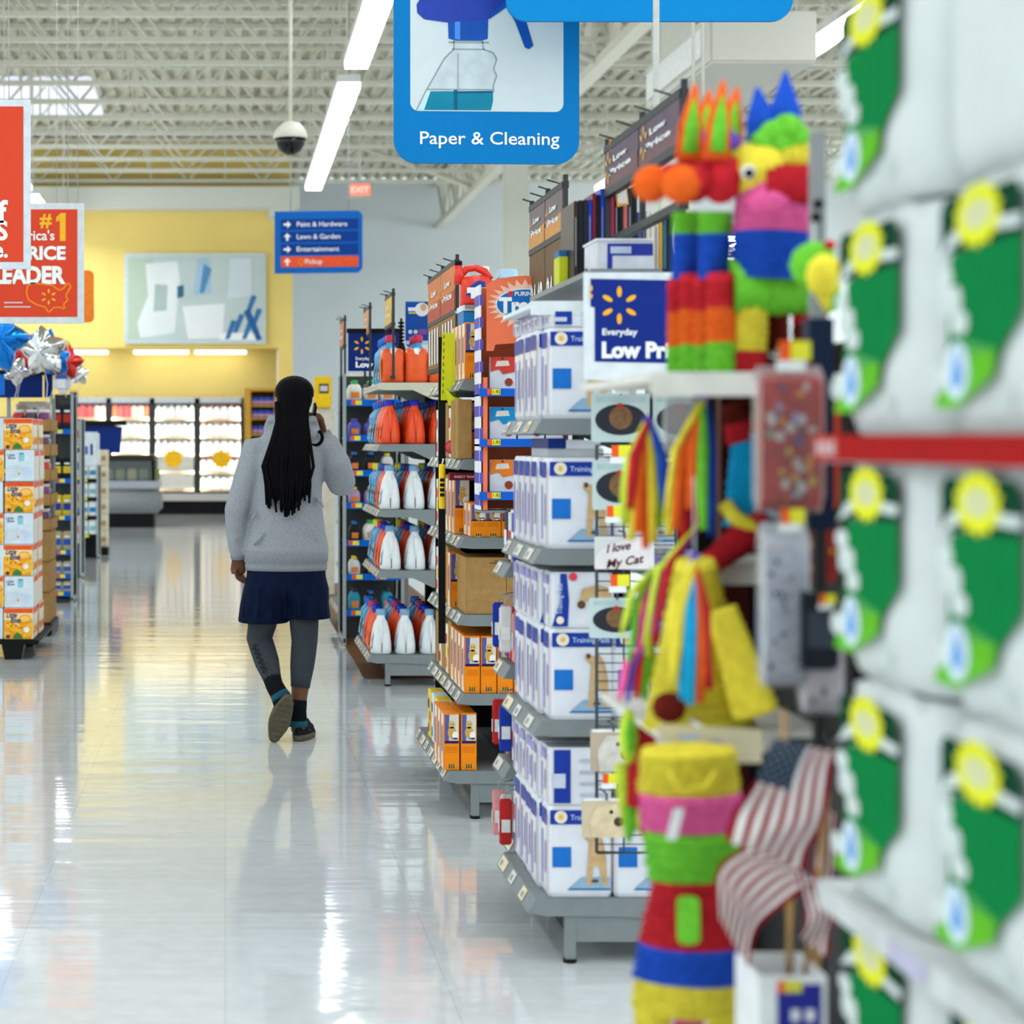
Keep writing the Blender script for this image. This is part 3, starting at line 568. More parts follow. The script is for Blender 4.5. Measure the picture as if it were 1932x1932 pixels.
b.box(X(12, D), X(12, D) + .03, D + .03, D + .06, 0, Z(750, D), STEEL); b.box(X(90, D), X(90, D) + .03, D + .33, D + .36, 0, Z(750, D), STEEL); tag(b.build('sign_rack'), 'grey steel rack holding up the left navy price signs', 'rack')
bg = MB(); bg.box(X(20, 15.3), X(86, 15.3), 15.68, 15.9, Z(800, 15.4), Z(756, 15.4), M('#c7bfae', .6), bev=.02); f = Frame((X(20, 15.3), 15.68, Z(800, 15.4))); bg.poly(f, ell(.06, .1, .05, .06), M('#a79a80', .6), .003); bg.rect(f, .18, .04, .24, .14, M('#d9d6cc', .5), .003); bg.poly(f, ell(.15, .12, .015, .015), M('#5a6aa0', .5), .003)
tag(bg.build('beige_carton'), 'beige carton with oval print under the "ice" sign', 'carton')
b = MB(); b.box(X(20, 15.3), X(86, 15.3), 15.66, 16.1, 0, Z(800, 15.4) - .002, M('#4a4640', .6)); tag(b.build('display_stand'), 'dark display stand under the beige carton', 'stand')
# star balloons
def star_balloon(name, label, c, r, m, rz=0, tilt=0, a0=90):
    t = thing('star_balloon', label, 'balloon', c, 'foil star balloons', rz)
    bm = bmesh.new(); n = 60; rows = 9; vs_ = []
    for side in (1, -1):
        for i in range(rows + 1):
            k = i / rows
            for j in range(n):
                a = 2 * math.pi * j / n; ph = (j % 12) / 12.0
                tri = abs(ph - .5) * 2; rad = r * (.66 + .36 * tri ** 1.25) * (1 if True else 1)
                rr = rad * k; th = r * .5 * math.sqrt(max(0, 1 - k ** 2.2)) * (1 - .25 * k * (1 - tri)) + r * .02 * math.sin(j * 2.6) * k * (1 - k) * 3
                x, z = rr * math.cos(a + math.radians(a0)), rr * math.sin(a + math.radians(a0))
                vs_.append((x, side * th, z))
    b = MB(); fs = []
    for sd in range(2):
        o = sd * (rows + 1) * n
        for i in range(rows):
            for j in range(n):
                q = (o + i * n + j, o + i * n + (j + 1) % n, o + (i + 1) * n + (j + 1) % n, o + (i + 1) * n + j); fs.append(q if sd else q[::-1])
    b.add(vs_, fs, m, True); bm.free(); b.build('foil_skin', t)
    b = MB(); b.tube([(0, 0, -r * .5), (.02, .03, -r * 1.2), (0, .05, -r * 1.9), (.01, .08, min(-r * 1.9, Z(748, D) - c[2]))], .003, WHITE, 5); b.build('ribbon', t)
    return t
FB, FS, FR = M('#1377cf', .16, metal=.75, bump=.5, bscale=14), M('#d8d8d6', .12, metal=.95, bump=.6, bscale=14), M('#d23a34', .18, metal=.7, bump=.5, bscale=14)
sp = lambda px, py, D, pr: (P(px, py, D), pr * D / F)
for lab, px, py, D, pr, m, rz, a0 in (
    ('big blue foil star balloon cut by the left picture edge', -6, 640, 13.6, 66, FB, .3, 75), ('silver foil star balloon beside the big blue one', 82, 664, 14.4, 50, FS, -.3, 96),
    ('red foil star balloon at the right end of the bunch', 126, 684, 15.4, 34, FR, .25, 80), ('blue foil star balloon showing an edge behind the red one', 106, 676, 15.0, 38, FB, 1.0, 90),
    ('small silver foil star balloon low behind the red one', 150, 706, 16.4, 22, FS, .7, 90), ('silver foil star balloon lying low under the silver one', 30, 700, 15.0, 30, FS, .5, 60),
    ('red foil star balloon peeking between blue and silver', 34, 668, 15.4, 42, FR, .2, 100), ('blue foil star balloon peeking above the silver one', 84, 654, 15.9, 36, FB, .2, 70)):
    c, r = sp(px, py, D, pr); star_balloon('', lab, c, r, m, rz, 0, a0)
# ---------------------------------------------------------------- endcaps on the right of the aisle
SH_G = M('#7f8686', .42, var=.05); SH_C = M('#c4c2ac', .45, var=.05); TAGW = M('#d9d6cc', .5)
def gondola(label, y0, y1, shelves, base_z=.19, xb=1.42, xbase=.89, xs=.945, top=None, cat='shelf', cream=(), back='#1c1e20', far=False):
    """a metal endcap unit whose shelves face the aisle (towards -x)"""
    t = thing('store_shelf', label, cat, (xbase, y0, 0)); ox, oy = -xbase, -y0
    top = top or max(shelves) + .35; Wd = y1 - y0
    b = MB(); b.box(xb - .03 - xbase, xb - xbase, 0, Wd, .1, top, M(back, .6)); b.build('back_panel', t)
    for y in (0, Wd - .05):
        b = MB(); b.box(xb - .08 - xbase, xb - xbase - .03, y, y + .05, 0, top, BLACK); b.build('upright', t)
    def shelf(z, xf, m, parent, nm, th=.045, back_th=.1):
        f = xf - xbase; r = xb - .08 - xbase
        b = MB(); b.box(f, r, .004, Wd - .004, z - .022, z, m)
        for y in (0, Wd - .006):
            fr = Frame((0, y, 0)); prof = [(f, z), (f - .022, z - .04), (f + .03, z - th), ((f + r) / 2, z - th), (r - .08, z - back_th), (r, z - back_th - .01), (r, z)]
            b.plate(fr, prof, m, -.006)
            b.poly(Frame((0, y, 0)), ell(f + .075, z - .022, .006, .006, 10), BLACK, .0015)
        o = b.build(nm, parent)
        b = MB(); fr = Frame((f - .024, Wd, z - .042), (0, -1, 0), (.024, 0, .042)); b.plate(fr, [(0, 0), (Wd, 0), (Wd, .047), (0, .047)], m, .004)
        n = int(Wd / .17)
        for k in range(n):
            ya = .02 + k * Wd / n; b.rect(fr, ya, .006, ya + R.uniform(.07, .13), .042, TAGW if R.random() < .75 else M('#e8d9b8', .5), .002)
            b.rect(fr, ya + .02, .012, ya + .05, .03, M('#9a9a96', .5), .003)
        b.build('price_strip', o)
    b = MB(); f = xbase - xbase
    for z in shelves: shelf(z, xs, SH_C if z in cream else SH_G, t, 'shelf')
    shelf(base_z, xbase, SH_G, t, 'base_deck', .05, .06)
    for y in (.0, Wd - .03):
        b = MB(); b.box(.11, xb - xbase - .06, y + .002, y + .028, base_z - .125, base_z - .052, SH_G); b.box(.22, .25, y - .001, y, base_z - .04, base_z - .032, BLACK); b.build('base_bracket', t)
        b = MB(); b.box(.085, .115, y, y + .03, .012, base_z - .05, SH_G); b.lathe((.1, y + .015, 0), [(.02, 0), (.02, .012)], BLACK, 10); b.build('leg', t)
    b = MB(); b.box(.14, .16, .3, Wd - .04, 0.01, base_z - .06, BLACK); b.build('kick_plate', t)
    if far: b = MB(); b.box(.07, xb - .08 - xbase, Wd - .012, Wd - .001, base_z - .03, top - .3, M('#141516', .6)); b.build('end_panel', t)
    return t
# ---- detergent endcap
def sup(cx, cy, rx, ry, z, e=2.6, n=20):
    out = []
    for k in range(n):
        t = 2 * math.pi * k / n; c, s = math.cos(t), math.sin(t)
        out.append((cx + rx * math.copysign(abs(c) ** (2 / e), c), cy + ry * math.copysign(abs(s) ** (2 / e), s), z))
    return out
def detergent(body, cap, lab, wide=.088, deep=.064, wavy=False):
    """handled laundry bottle; the printed face looks to -x, the narrow side to -y"""
    m = M(body, .33, var=.04); b = MB(); h = .225
    prof = [(0, .9), (.012, 1), (.06, 1.0), (.10, .93), (.15, .80), (.185, .66), (.205, .50), (.218, .40), (.235, .38)]
    if wavy: prof = [(0, .8), (.012, .92), (.05, 1.0), (.09, .92), (.125, .78), (.16, .86), (.19, .78), (.21, .5), (.22, .36), (.24, .34)]
    b.rings([sup(0, 0, deep * k, wide * (k if wavy else (k * .75 + .25 * min(1, k * 1.2))), z) for z, k in prof], m)
    if not wavy:
        b.tube([(0, -.070, .205), (0, -.084, .165), (0, -.090, .115), (0, -.088, .07)], [(.016, .010), (.02, .012), (.02, .010), (.012, .004)], m, 8)
        b.box(-.0018, .0018, -.0925, -.086, .012, .10, M('#23252a', .5))
    o = b.build('detergent_bottle')
    b = MB(); rc = .031; b.lathe((0, 0, 0), [(rc * .9, .228), (rc, .232), (rc * .95, .268), (rc * .6, .272)], M(cap, .35, var=.04), 16); b.build('cap', o)
    b = MB(); c, d = lab; f = Frame((-deep - .002, wide * .74, .02), (0, -1, 0), (0.02, 0, .12))
    b.poly(f, rrect(.01, .01, wide * 1.4, .115, .02), M(c, .4), 0); b.poly(f, ell(wide * .75, .065, .042, .036, 16), M(d, .4), .002); b.poly(f, ell(wide * .75, .065, .026, .02, 14), YEL, .003); b.line(f, [(.025, .05), (.05, .075), (.085, .055), (.11, .085)], .012, NAVY, .004)
    b.build('label', o); return o
d_or = lambda cap: Proto(detergent('#ee4f1e', cap, ('#f47a20', '#f7c62f')), 'detergent bottle')
d_wh = Proto(detergent('#e6eaea', '#7fa6c4', ('#3aa2c9', '#f26a2a')), 'detergent bottle')
d_or1, d_or2, d_red = d_or('#2336b4'), d_or('#d2344a'), Proto(detergent('#c8321f', '#2b3350', ('#8a2a1a', '#f7c62f')), 'detergent bottle')
d_bl1, d_bl2, d_bl3 = [Proto(detergent('#2b8fc4', c, ('#8fd0e6', '#ffffff'), wavy=True), 'detergent bottle') for c in ('#1d63c4', '#e6dc2a', '#cf3a5a')]
D3, xs3 = 11.94, .95
zs3 = [Z(1236, D3), Z(1077, D3), Z(962, D3), Z(838, D3), Z(722, D3)]
gondola('grey shelf endcap of laundry detergent right of the shopper', D3, D3 + 1.24, zs3[1:], zs3[0], cream=(zs3[4],), top=2.0)
snm = ['base deck', 'second shelf up', 'third shelf up', 'fourth shelf up', 'top shelf']
lay = [  # colour by depth, near to far
    [(d_wh, 'white'), (d_or1, 'orange'), (d_or1, 'orange'), (d_or2, 'red-capped orange'), (d_bl1, 'blue'), (d_bl1, 'blue')],
    [(d_wh, 'white'), (d_or1, 'orange'), (d_or1, 'orange'), (d_bl3, 'red-capped blue'), (d_bl2, 'yellow-capped blue'), (d_bl2, 'yellow-capped blue')],
    [(d_wh, 'white'), (d_or1, 'orange'), (d_red, 'dark red'), (d_bl1, 'blue'), (d_bl2, 'yellow-capped blue'), (d_bl2, 'yellow-capped blue')],
    [(d_or1, 'orange'), (d_or1, 'orange'), (d_or1, 'orange'), (d_bl1, 'blue'), (d_bl1, 'blue'), (d_bl1, 'blue')]]
for k, row in enumerate(lay):
    for i, (pr, cn) in enumerate(row):
        for j in range(3):
            xo = (.955 if k == 0 else 1.01) + j * .15; yy = D3 + .105 + i * .2
            pr.put((xo + R.uniform(-.004, .004), yy, zs3[k] + .001), '%s detergent bottle, %s, %s row deep, %s from aisle' % (cn, snm[k], ORD[i], ORD[j]), 'detergent bottles on the ' + snm[k])
# wrapped orange refill bundles and tall blue bottles on its top shelf
def bundle(m, front):
    b = MB(); b.rings([sup(0, .075, .066 * k, .075 * k, z, 4, 20) for z, k in ((0, .93), (.02, 1), (.10, .97), (.17, 1.0), (.2, .93), (.21, .7), (.212, .3))], m); o = b.build('refill_pouch')
    b = MB(); f = Frame((-.02, .0, .19)); b.poly(f, [(0, 0), (.04, 0), (.03, .022), (.006, .022)], M('#e8e9ea', .3), .006); b.poly(f, [(.006, -.012), (.03, -.02), (.03, .0), (.006, .0)], LTXT, .006); b.build('white_tab', o)
    b = MB(); g = Frame((-.0665, .14, .02), (0, -1, 0)); b.poly(g, rrect(.01, 0, .12, .13, .02), M('#f6a23a', .4), .001); b.line(g, [(.03, .02), (.04, .06), (.07, .08), (.1, .11)], .02, M('#4b4da0', .4), .002); b.build('label', o); return o
PO = Proto(bundle(M('#ee5a1e', .25, var=.08, scale=20, bump=.35, bscale=25), 0), 'refill pack', 'orange wrapped refill packs')
for i, x in enumerate((1.0, 1.145, 1.29)): PO.put((x + .025, D3 + .03, zs3[4] + .001), 'shiny orange wrapped refill pack, %s from the aisle on the detergent top shelf' % ORD[i], scale=(1.08, 1, 1))
d_bt = Proto(detergent('#2b9bcc', '#1d63c4', ('#8fd0e6', '#ffffff'), .08, .06, True), 'detergent bottle'); d_bp = Proto(detergent('#2b9bcc', '#cf3a5a', ('#8fd0e6', '#ffffff'), .08, .06, True), 'detergent bottle')
for i in range(4): (d_bp if i == 0 else d_bt).put((1.03, D3 + .30 + i * .2, zs3[4] + .001), 'tall blue bottle behind the orange refill packs, %s along the aisle edge' % ORD[i], 'tall blue bottles on the top shelf', scale=(1.05, 1.05, 1.12))
for i in range(3): d_bp.put((1.2, D3 + .3 + i * .2, zs3[4] + .001), 'tall blue bottle with pink cap, %s in the inner row of the top shelf' % ORD[i], 'tall blue bottles on the top shelf', scale=(1.05, 1.05, 1.12))
# navy low price sign, blue poster and black item above the detergent endcap
D = 13.6
def lowp(b, fr, w_, h_):
    b.spark(fr, .26 * w_, .67 * h_, .17 * h_ * 1.35, SUN, .003); b.text(fr, 'Everyday', .14 * w_, .29 * h_, .09 * h_ * 1.3, LTXT, .003, .02, 'l', .27 * w_); b.text(fr, 'Low Price', .14 * w_, .1 * h_, .2 * h_, LTXT, .003, .05, 'l', .76 * w_)
price_board('navy Everyday Low Price sign in a black clip above the cleaning shelf', X(657, D), X(756, D), D, Z(700, D), Z(628, D), lowp, NAVY)
D = 12.6; s = D / F
t = thing('poster', 'blue poster with a white dog circle above the detergent endcap', 'poster', P(765, 650, D)); fr = Frame((0, 0, 0), sc=s)
b = MB(); b.plate(fr, [(0, 0), (48, 0), (48, 81), (0, 81)], M('#154a9c', .4, var=.1, scale=8), .008); b.rect(fr, 0, 0, 48, 7, M('#bcd3e8', .5), .002)
b.poly(fr, ell(31, 66, 13, 13), M('#e3e1db', .5), .002); b.poly(fr, ell(34, 70, 6, 7), M('#c9a58a', .5), .003); b.rect(fr, 5, 63, 20, 70, M('#e7dff0', .5), .003); b.rect(fr, 6, 58, 19, 61, M('#b7cf3a', .5), .003)
b.rect(fr, 24, 19, 40, 29, M('#8a4f9c', .5), .003)
for x in (9, 19): b.poly(fr, ell(x, 24, 4, 4, 12), M('#c9d6e2', .5), .003)
b.build('panel', t); b = MB(); b.box(20 * s, 24 * s, .012, .02, -.21, 30 * s, STEEL); b.build('post', t)
t = thing('hanging_brush', 'black brush standing upright beside the blue dog poster', 'brush', P(757, 655, 12.3)); s = 12.3 / F
b = MB(); b.tube([(0, 0, -.13), (0, 0, .18)], .008, BLACK, 6); b.build('handle', t)
b = MB()
for k in range(7): b.ball((0, 0, .02 + k * .022), (.022, .022, .009), BLACK, 8, 5)
b.build('bristle', t); b = MB(); b.ball((0, 0, -.03), (.03, .03, .06), BLACK, 10, 7); b.build('grip', t)
# boards of prices along the top of the shelf rows
def rack_posters(label, x, yn, yf, z0, z1, n, ctop, cbot, zsplit=.5, drop=0):
    """a run of framed price posters facing the aisle on a dark rail, near edge yn to far edge yf"""
    t = thing('price_board', label, 'sign', (x, yn, z0)); Ht = z1 - z0; L = yf - yn
    for i in range(n + 1):
        y = L * i / n; b = MB(); b.box(-.008, .008, y - .006, y + .006, 0, Ht + .02, DARKST); b.build('post', t)
    for zz in (Ht - .015, Ht * zsplit, 0):
        b = MB(); b.box(-.012, .012, 0, L, zz - .01, zz + .012, DARKST); b.build('rail', t)
    for i in range(n):
        for k in (.25, .75): b = MB(); y = L * (i + k) / n; b.tube([(0, y, Ht), (-.05, y, Ht + .015)], .003, DARKST, 4); b.build('hook', t)
    if drop: b = MB(); b.box(-.008, .008, -.006, .006, -drop, 0, DARKST); b.build('post', t)
    for i in range(n):
        fr = Frame((-.01, L * (i + 1) / n - .008, 0), (0, -1, 0)); wd = L / n - .016
        b = MB(); za, zb = Ht * zsplit + .012, Ht - .02; b.plate(fr, [(0, za), (wd, za), (wd, zb), (0, zb)], M(ctop[0], .5), .004)
        b.poly(fr, [(.0, za), (wd, za), (wd, za + (zb - za) * .45), (0, za + (zb - za) * .3)], M(ctop[1], .5), .002)
        for k in range(2): b.text(fr, ('Low', 'Price')[k], wd * .5, za + (zb - za) * (.58 - .3 * k), (zb - za) * .2, LTXT, .004, .03, 'c', wd * (.4 + .25 * k))
        b.spark(fr, wd * .14, za + (zb - za) * .5, wd * .1, SUN, .004); b.build('price_poster', t)
        if cbot is None: continue
        b = MB(); za, zb = .012, Ht * zsplit - .012; b.plate(fr, [(0, za), (wd, za), (wd, zb), (0, zb)], M(cbot, .6), .004)
        _ = b.text(fr, '$4.48', wd * .5, za + (zb - za) * .25, (zb - za) * .55, LTXT, .003, .03, 'c', wd * .8) if zsplit > .55 else [b.rect(fr, wd * q_, za + .02, wd * (q_ + .09), zb - .02, LTXT, .003) for q_ in (.14, .34, .56, .76)]; b.build('price_card', t)
    return t
rack_posters('orange and brown price boards on top of the orange box endcap', 1.1, 9.3, 10.55, 1.86, 2.36, 2, ('#d2763c', '#b8442e'), '#9a7040', .5, 1.86)
rack_posters('grey and orange price boards reading $4.48, right of the white column foot', 1.18, 6.8, 7.55, 1.86, 2.40, 2, ('#6d5f62', '#c98b44'), '#6f573a', .66, 1.86)
rack_posters('dark plum price boards above the notebooks', 1.17, 5.0, 6.0, 2.1, 2.40, 2, ('#5a4a58', '#6a4a4c'), None, .5)
for nm, x, a, c, zt, cc in (('yellow price boards above the detergent endcap, nearest of the far ones', 1.02, 11.9, 12.4, 2.4, '#dcb85a'), ('pale orange price board, middle of the three far ones', .99, 13.4, 13.9, 2.42, '#d8a07a'), ('small orange price board farthest along the shelf tops', .94, 15.4, 15.9, 2.46, '#d8805a')):
    rack_posters(nm, x, a, c, 1.88, zt, 1, (cc, cc), None, .62)
b = MB(); f = Frame(P(1165, 390, 5.9), (1, 0, 0), (-.12, 0, 1), 5.9 / F); b.plate(f, [(0, 0), (22, 4), (22, 132), (0, 128)], M('#d9a02c', .5), .006); b.rect(f, 2, 42, 20, 122, M('#7a2230', .5), .002); b.rect(f, 2, 6, 20, 38, M('#d8cfc4', .5), .002); b.rect(f, 5, 92, 17, 110, M('#c98a5a', .5), .003)
tag(b.build('shelf_flag'), 'narrow plum and gold sign tilted at the end of the dark price boards', 'sign')

# ---- orange box endcap
D2, s2 = 7.76, 7.76 / F
z2 = [.19, Z(1309, D2), Z(1160, D2), Z(1014, D2), Z(866, D2), Z(716, D2)]
gondola('grey shelf endcap of orange pet boxes in the middle distance', D2, D2 + 1.2, z2[1:], z2[0], top=1.98, far=True)
snm2 = ['base deck', 'second shelf up', 'third shelf up', 'fourth shelf up', 'fifth shelf up', 'top shelf']
OB2 = M('#f58a14', .42, var=.05); PUR = M('#5a5a9c', .5)
def pet_box(w=.0615, d=.115, h=.226):
    b = MB(); b.box(0, w, 0, d, 0, h, OB2, bev=.0015); f = Frame((0, 0, 0))
    b.rect(f, .004, h * .52, w - .003, h - .006, M('#d8d4c8', .5), .001); b.poly(f, [(.004, h * .52), (.02, h * .52), (.022, h - .006), (.004, h - .006)], PUR, .0014); b.rect(f, .003, h * .47, w - .003, h * .515, M('#2a2350', .5), .0014)
    b.poly(f, ell(w * .52, h * .8, .013, .016, 14), M('#d9b465', .6), .0016); b.poly(f, ell(w * .52, h * .66, .017, .024, 14), M('#c9a250', .6), .0016); b.poly(f, ell(w * .74, h * .61, .012, .016, 12), M('#efeae0', .5), .002); b.rect(f, w * .45, h * .54, w * .9, h * .57, M('#8a8fae', .5), .002)
    for dx in (-.005, .005): b.poly(f, ell(w * .52 + dx, h * .805, .002, .002, 8), BLACK, .0022)
    for k in range(4): b.rect(f, .007, h * (.40 - k * .03), w - .008, h * (.407 - k * .03), M('#c96c10', .5), .0012)
    b.poly(f, ell(w * .5, h * .07, .018, .011, 14), M('#e0a648', .5), .0014)
    for dx in (-.009, 0, .009): b.poly(f, [(w * .5 + dx - .003, h * .035), (w * .5 + dx + .003, h * .035), (w * .5 + dx + .002, h * .11), (w * .5 + dx - .002, h * .11)], M('#5a3a1c', .5), .0018)
    g = Frame((0, d, 0), (0, -1, 0)); b.rect(g, .004, .004, d - .004, h - .004, M('#e9dfd0', .5), .001); b.rect(g, .006, .006, d * .3, h - .006, OB2, .0014); b.rect(g, d * .38, h * .3, d * .62, h * .75, PUR, .0014); b.rect(g, d * .7, h * .1, d * .85, h * .8, M('#f4a24a', .5), .0014)
    return b.build('pet_box')
PX = Proto(pet_box(), 'box'); PXs = Proto(pet_box(.0615, .115, .135), 'box')
def carton(w, d, h, tx=True):
    b = MB(); b.box(0, w, 0, d, 0, h, CARD, bev=.002); f = Frame((0, 0, 0))
    if tx:
        DK = M('#5d4522', .7); b.rect(f, w * .56, h * .93, w * .78, h * .945, DK, .001); b.rect(f, w * .46, h * .895, w * .78, h * .91, DK, .001); b.line(f, [(w * .8, h * .86), (w * .8, h * .1), (w * .86, h * .02)], .0015, DK, .001)
    return b.build('cardboard_carton')
def slab(w, d, h, cols):
    b = MB(); b.box(0, w, 0, d, 0, h, M(cols[0], .45), bev=.002); g = Frame((0, d, 0), (0, -1, 0)); f = Frame((0, 0, 0))
    for k, c in enumerate(cols[1:]): b.poly(g, ell(d * (.3 + .4 * (k % 2)), h * (.2 + .25 * k), d * .32, h * .11, 12), M(c, .45), .001 + .0004 * k); b.rect(f, w * .1, h * (.1 + .28 * k), w * .9, h * (.25 + .28 * k), M(c, .45), .001)
    return b.build('pet_packet')
def pet_rows(k, xs, ny, pr=PX, y0=0.0, pitch=.122, nm='orange pet box with puppy'):
    for i, x in enumerate(xs):
        for j in range(ny): pr.put((x, D2 + .012 + y0 + j * pitch, z2[k] + .001), nm + ', %s, %s from aisle, %s in depth' % (snm2[k], ORD[i], ORD[j]), 'orange pet boxes on the ' + snm2[k])
x2 = lambda p: X(p, D2)
pet_rows(1, [x2(877) + q * .0655 for q in range(5)], 4)
pet_rows(0, [x2(838), x2(838) + .0685], 3)
pet_rows(3, [x2(889) + q * .0555 * 1.05 for q in range(2)], 2, PXs, nm='short orange pet box'); PXs.put((x2(889) + .122, D2 + .012, z2[3] + .001), 'short orange pet box, third from the aisle on the fourth shelf up'); 
pet_rows(3, [x2(873)], 3, PX, .26, nm='tall orange pet box'); pet_rows(4, [x2(886), x2(886) + .064], 3, PX, .16); pet_rows(5, [x2(878) + .064 * q for q in range(3)], 4, PX)
tag(carton(.2, .3, .225), 'big plain brown carton at the near end of the third shelf up', 'carton').location = (x2(880), D2 + .012, z2[2] + .001)
pet_rows(2, [x2(868)], 1, PX, .32, .12)
cq = Proto(carton(.055, .12, .235, False), 'carton', 'thin cartons in the orange box endcap')
cols_ = [('#e9e2d6', '#c8302c', '#f2c12f', '#d83a2c'), ('#f0e0c0', '#f2852c', '#f4d22f', '#c83a2c'), ('#e2d9d0', '#b8283c', '#f2f2ee', '#d04a6a'), ('#f4d63a', '#c8302c', '#e9762c', '#7a2230'), ('#d8e6ee', '#2a8fc4', '#f2f2ee', '#2a8fc4')]
pks = [Proto(slab(.06, .1, .21, c), 'packet') for c in cols_]
for k in (1, 2, 3, 4):
    for j in range(5):
        y = D2 + (.52 if k != 3 else .64) + j * .125
        if y > D2 + 1.1: continue
        if (j + k) % 2: cq.put((.955, y, z2[k] + .001), 'thin plain carton, %s, %s beyond the orange boxes' % (snm2[k], ORD[j]))
        else: pks[(j // 2 + k) % 4].put((.955, y, z2[k] + .001), 'bright printed pet packet, %s, %s beyond the orange boxes' % (snm2[k], ORD[j]), 'printed packets on the orange box endcap')
for q in range(2): cq.put((x2(865), D2 + .012 + q * .13, z2[4] + .001), 'thin plain carton at the near end of the fifth shelf up, %s' % ('front', 'behind the first')[q])
for j in range(4): pks[4 if j % 2 == 0 else 3].put((.90, D2 + .42 + j * .14, .191), 'blue or yellow printed packet on the base deck, %s beyond the orange boxes' % ORD[j], 'printed packets on the base deck')
b = MB(); b.box(0, .12, 0, .05, 0, .03, M('#6a1626', .5)); b.text(Frame((0, 0, 0)), 'INSECT TRAPS', .06, .010, .013, M('#d8c8b0', .5), .001, .01, 'c', .085); tag(b.build('shelf_talker', None, (x2(850), D2 + .02, z2[4] - .085)), 'dark red insect traps strip under the fifth shelf', 'sign')
# yellow-green sign and yellow tube at its far post
D = 8.05; s = D / F
t = thing('corner_sign', 'lime yellow folded sign on the corner of the orange box endcap', 'sign', P(832, 755, D)); fr = Frame((0, 0, 0), (1, 0, 0), (.02, 0, 1), s); LIM = M('#c7cc22', .5, var=.06)
b = MB(); b.plate(fr, [(0, 0), (27, 0), (24, 127), (0, 127)], LIM, .01)
for k in range(9): b.rect(fr, 2, 12 + k * 13, 4.5, 19 + k * 13, M('#8a7c1c', .5), .001)
b.build('panel', t); b = MB(); f2 = Frame((.015, -.004, .05), (1, -.9, 0), (-.3, 0, 1), s); b.plate(f2, [(0, 0), (14, -18), (30, -22), (27, -40), (-4, -34)], LIM, .004); b.build('flap', t)
b = MB(); b.box(-.008, .02, .011, .03, -1.0, .26, BLACK); b.build('post', t)
t = thing('yellow_tube', 'yellow tube with black print hanging by the black post', 'tube', P(834, 960, 7.9)); s = 7.9 / F
b = MB(); b.lathe((0, 0, 0), [(.012, 0), (.013, .01), (.013, .17), (.011, .18)], M('#efc61e', .35), 14); b.build('tube_body', t); b = MB(); [b.rect(Frame((.004, -.0135, .05), (0, 0, 1), (-1, 0, 0)), q_ * .02, -.004, q_ * .02 + .013, .014, BLACK, .001) for q_ in range(4)]; b.build('label', t)
b = MB(); b.tube([(0, 0, .18), (.006, .002, .2), (.006, .03, .2)], .003, WHITE, 6); b.build('hook', t)
b = MB(); b.ball((0, 0, .016), (.03, .03, .03), M('#cf3346', .3), 14, 9); tag(b.build('rubber_ball', None, (X(853, D2 + .3), D2 + .3, z2[4] + .03)), 'red and white ball on the fifth shelf by the black post', 'ball')
# top of the endcap: blue price box, red jug, caps
b = MB(); b.box(0, .09, 0, .2, 0, .05, M('#1777b8', .45)); b.box(-.004, .094, -.01, .2, .05, .072, M('#dfe6ea', .5)); f = Frame((0, -.01, .05)); b.rect(f, .03, .003, .06, .02, M('#e8d98a', .5)); tag(b.build('price_display', None, (x2(884), D2 + .16, 1.972)), 'white and blue price display under the red jug', 'display')
def jug():
    m = M('#dc3521', .3, var=.05); t = bpy.data.objects.new('liquid_jug', None); col.objects.link(t); b = MB()
    fr = Frame((0, 0, 0)); 
    b.rings([sup(.015, 0, .062 * k, .05 * k, z, 3.2, 20) for z, k in ((0, .92), (.012, 1), (.08, 1), (.10, .97), (.115, .8), (.122, .5))], m)
    b.tube([(-.045, 0, .09), (-.05, 0, .13), (-.052, 0, .165)], [.024, .02, .014], m, 12)
    b.tube([(-.04, 0, .125), (-.02, 0, .15), (.015, 0, .155), (.05, 0, .14), (.07, 0, .105)], [.012, .014, .014, .015, .018], m, 10)
    b.build('jug_body', t)
    b = MB(); b.lathe((-.052, 0, .165), [(.015, 0), (.015, .016), (.012, .018)], BLACK, 12); b.build('cap', t)
    b = MB(); f = Frame((-.03, -.0505, .01)); b.poly(f, [(0, .03), (.075, .03), (.075, .085), (.05, .09), (.02, .07)], M('#2b4ba0', .4), .001); b.rect(f, .005, .04, .08, .062, LTXT, .002); b.rect(f, .02, .018, .035, .04, LTXT, .002); b.build('label', t); return t
JG = Proto(jug(), 'jug'); JG.put((x2(905), D2 + .25, 2.045), 'red liquid jug with black cap and blue label on top of the endcap', scale=(1.05, 1.05, 1.02))
b = MB(); b.rings([sup(0, 0, .04 * k, .04 * k, z, 2.6, 16) for z, k in ((0, .95), (.01, 1), (.1, 1), (.125, .6))], M('#e03a22', .35)); o = b.build('spray_bottle', None, (x2(932), D2 + .3, 2.045)); tag(o, 'red bottle with square white cap behind the orange treat display', 'bottle')
b = MB(); b.lathe((0, 0, 0), [(.02, .12), (.022, .122), (.022, .165), (.02, .167)], WHITE, 14); b.build('cap', o)
b = MB(); b.rings([sup(0, 0, .06 * k, .05 * k, z, 2.6, 18) for z, k in ((0, .95), (.01, 1), (.1, .95), (.12, .7))], M('#dfe6ea', .35)); o = b.build('liquid_bottle', None, (x2(978), D2 + .3, 2.045)); tag(o, 'white bottle with broad pale blue cap behind the orange treat display', 'bottle')
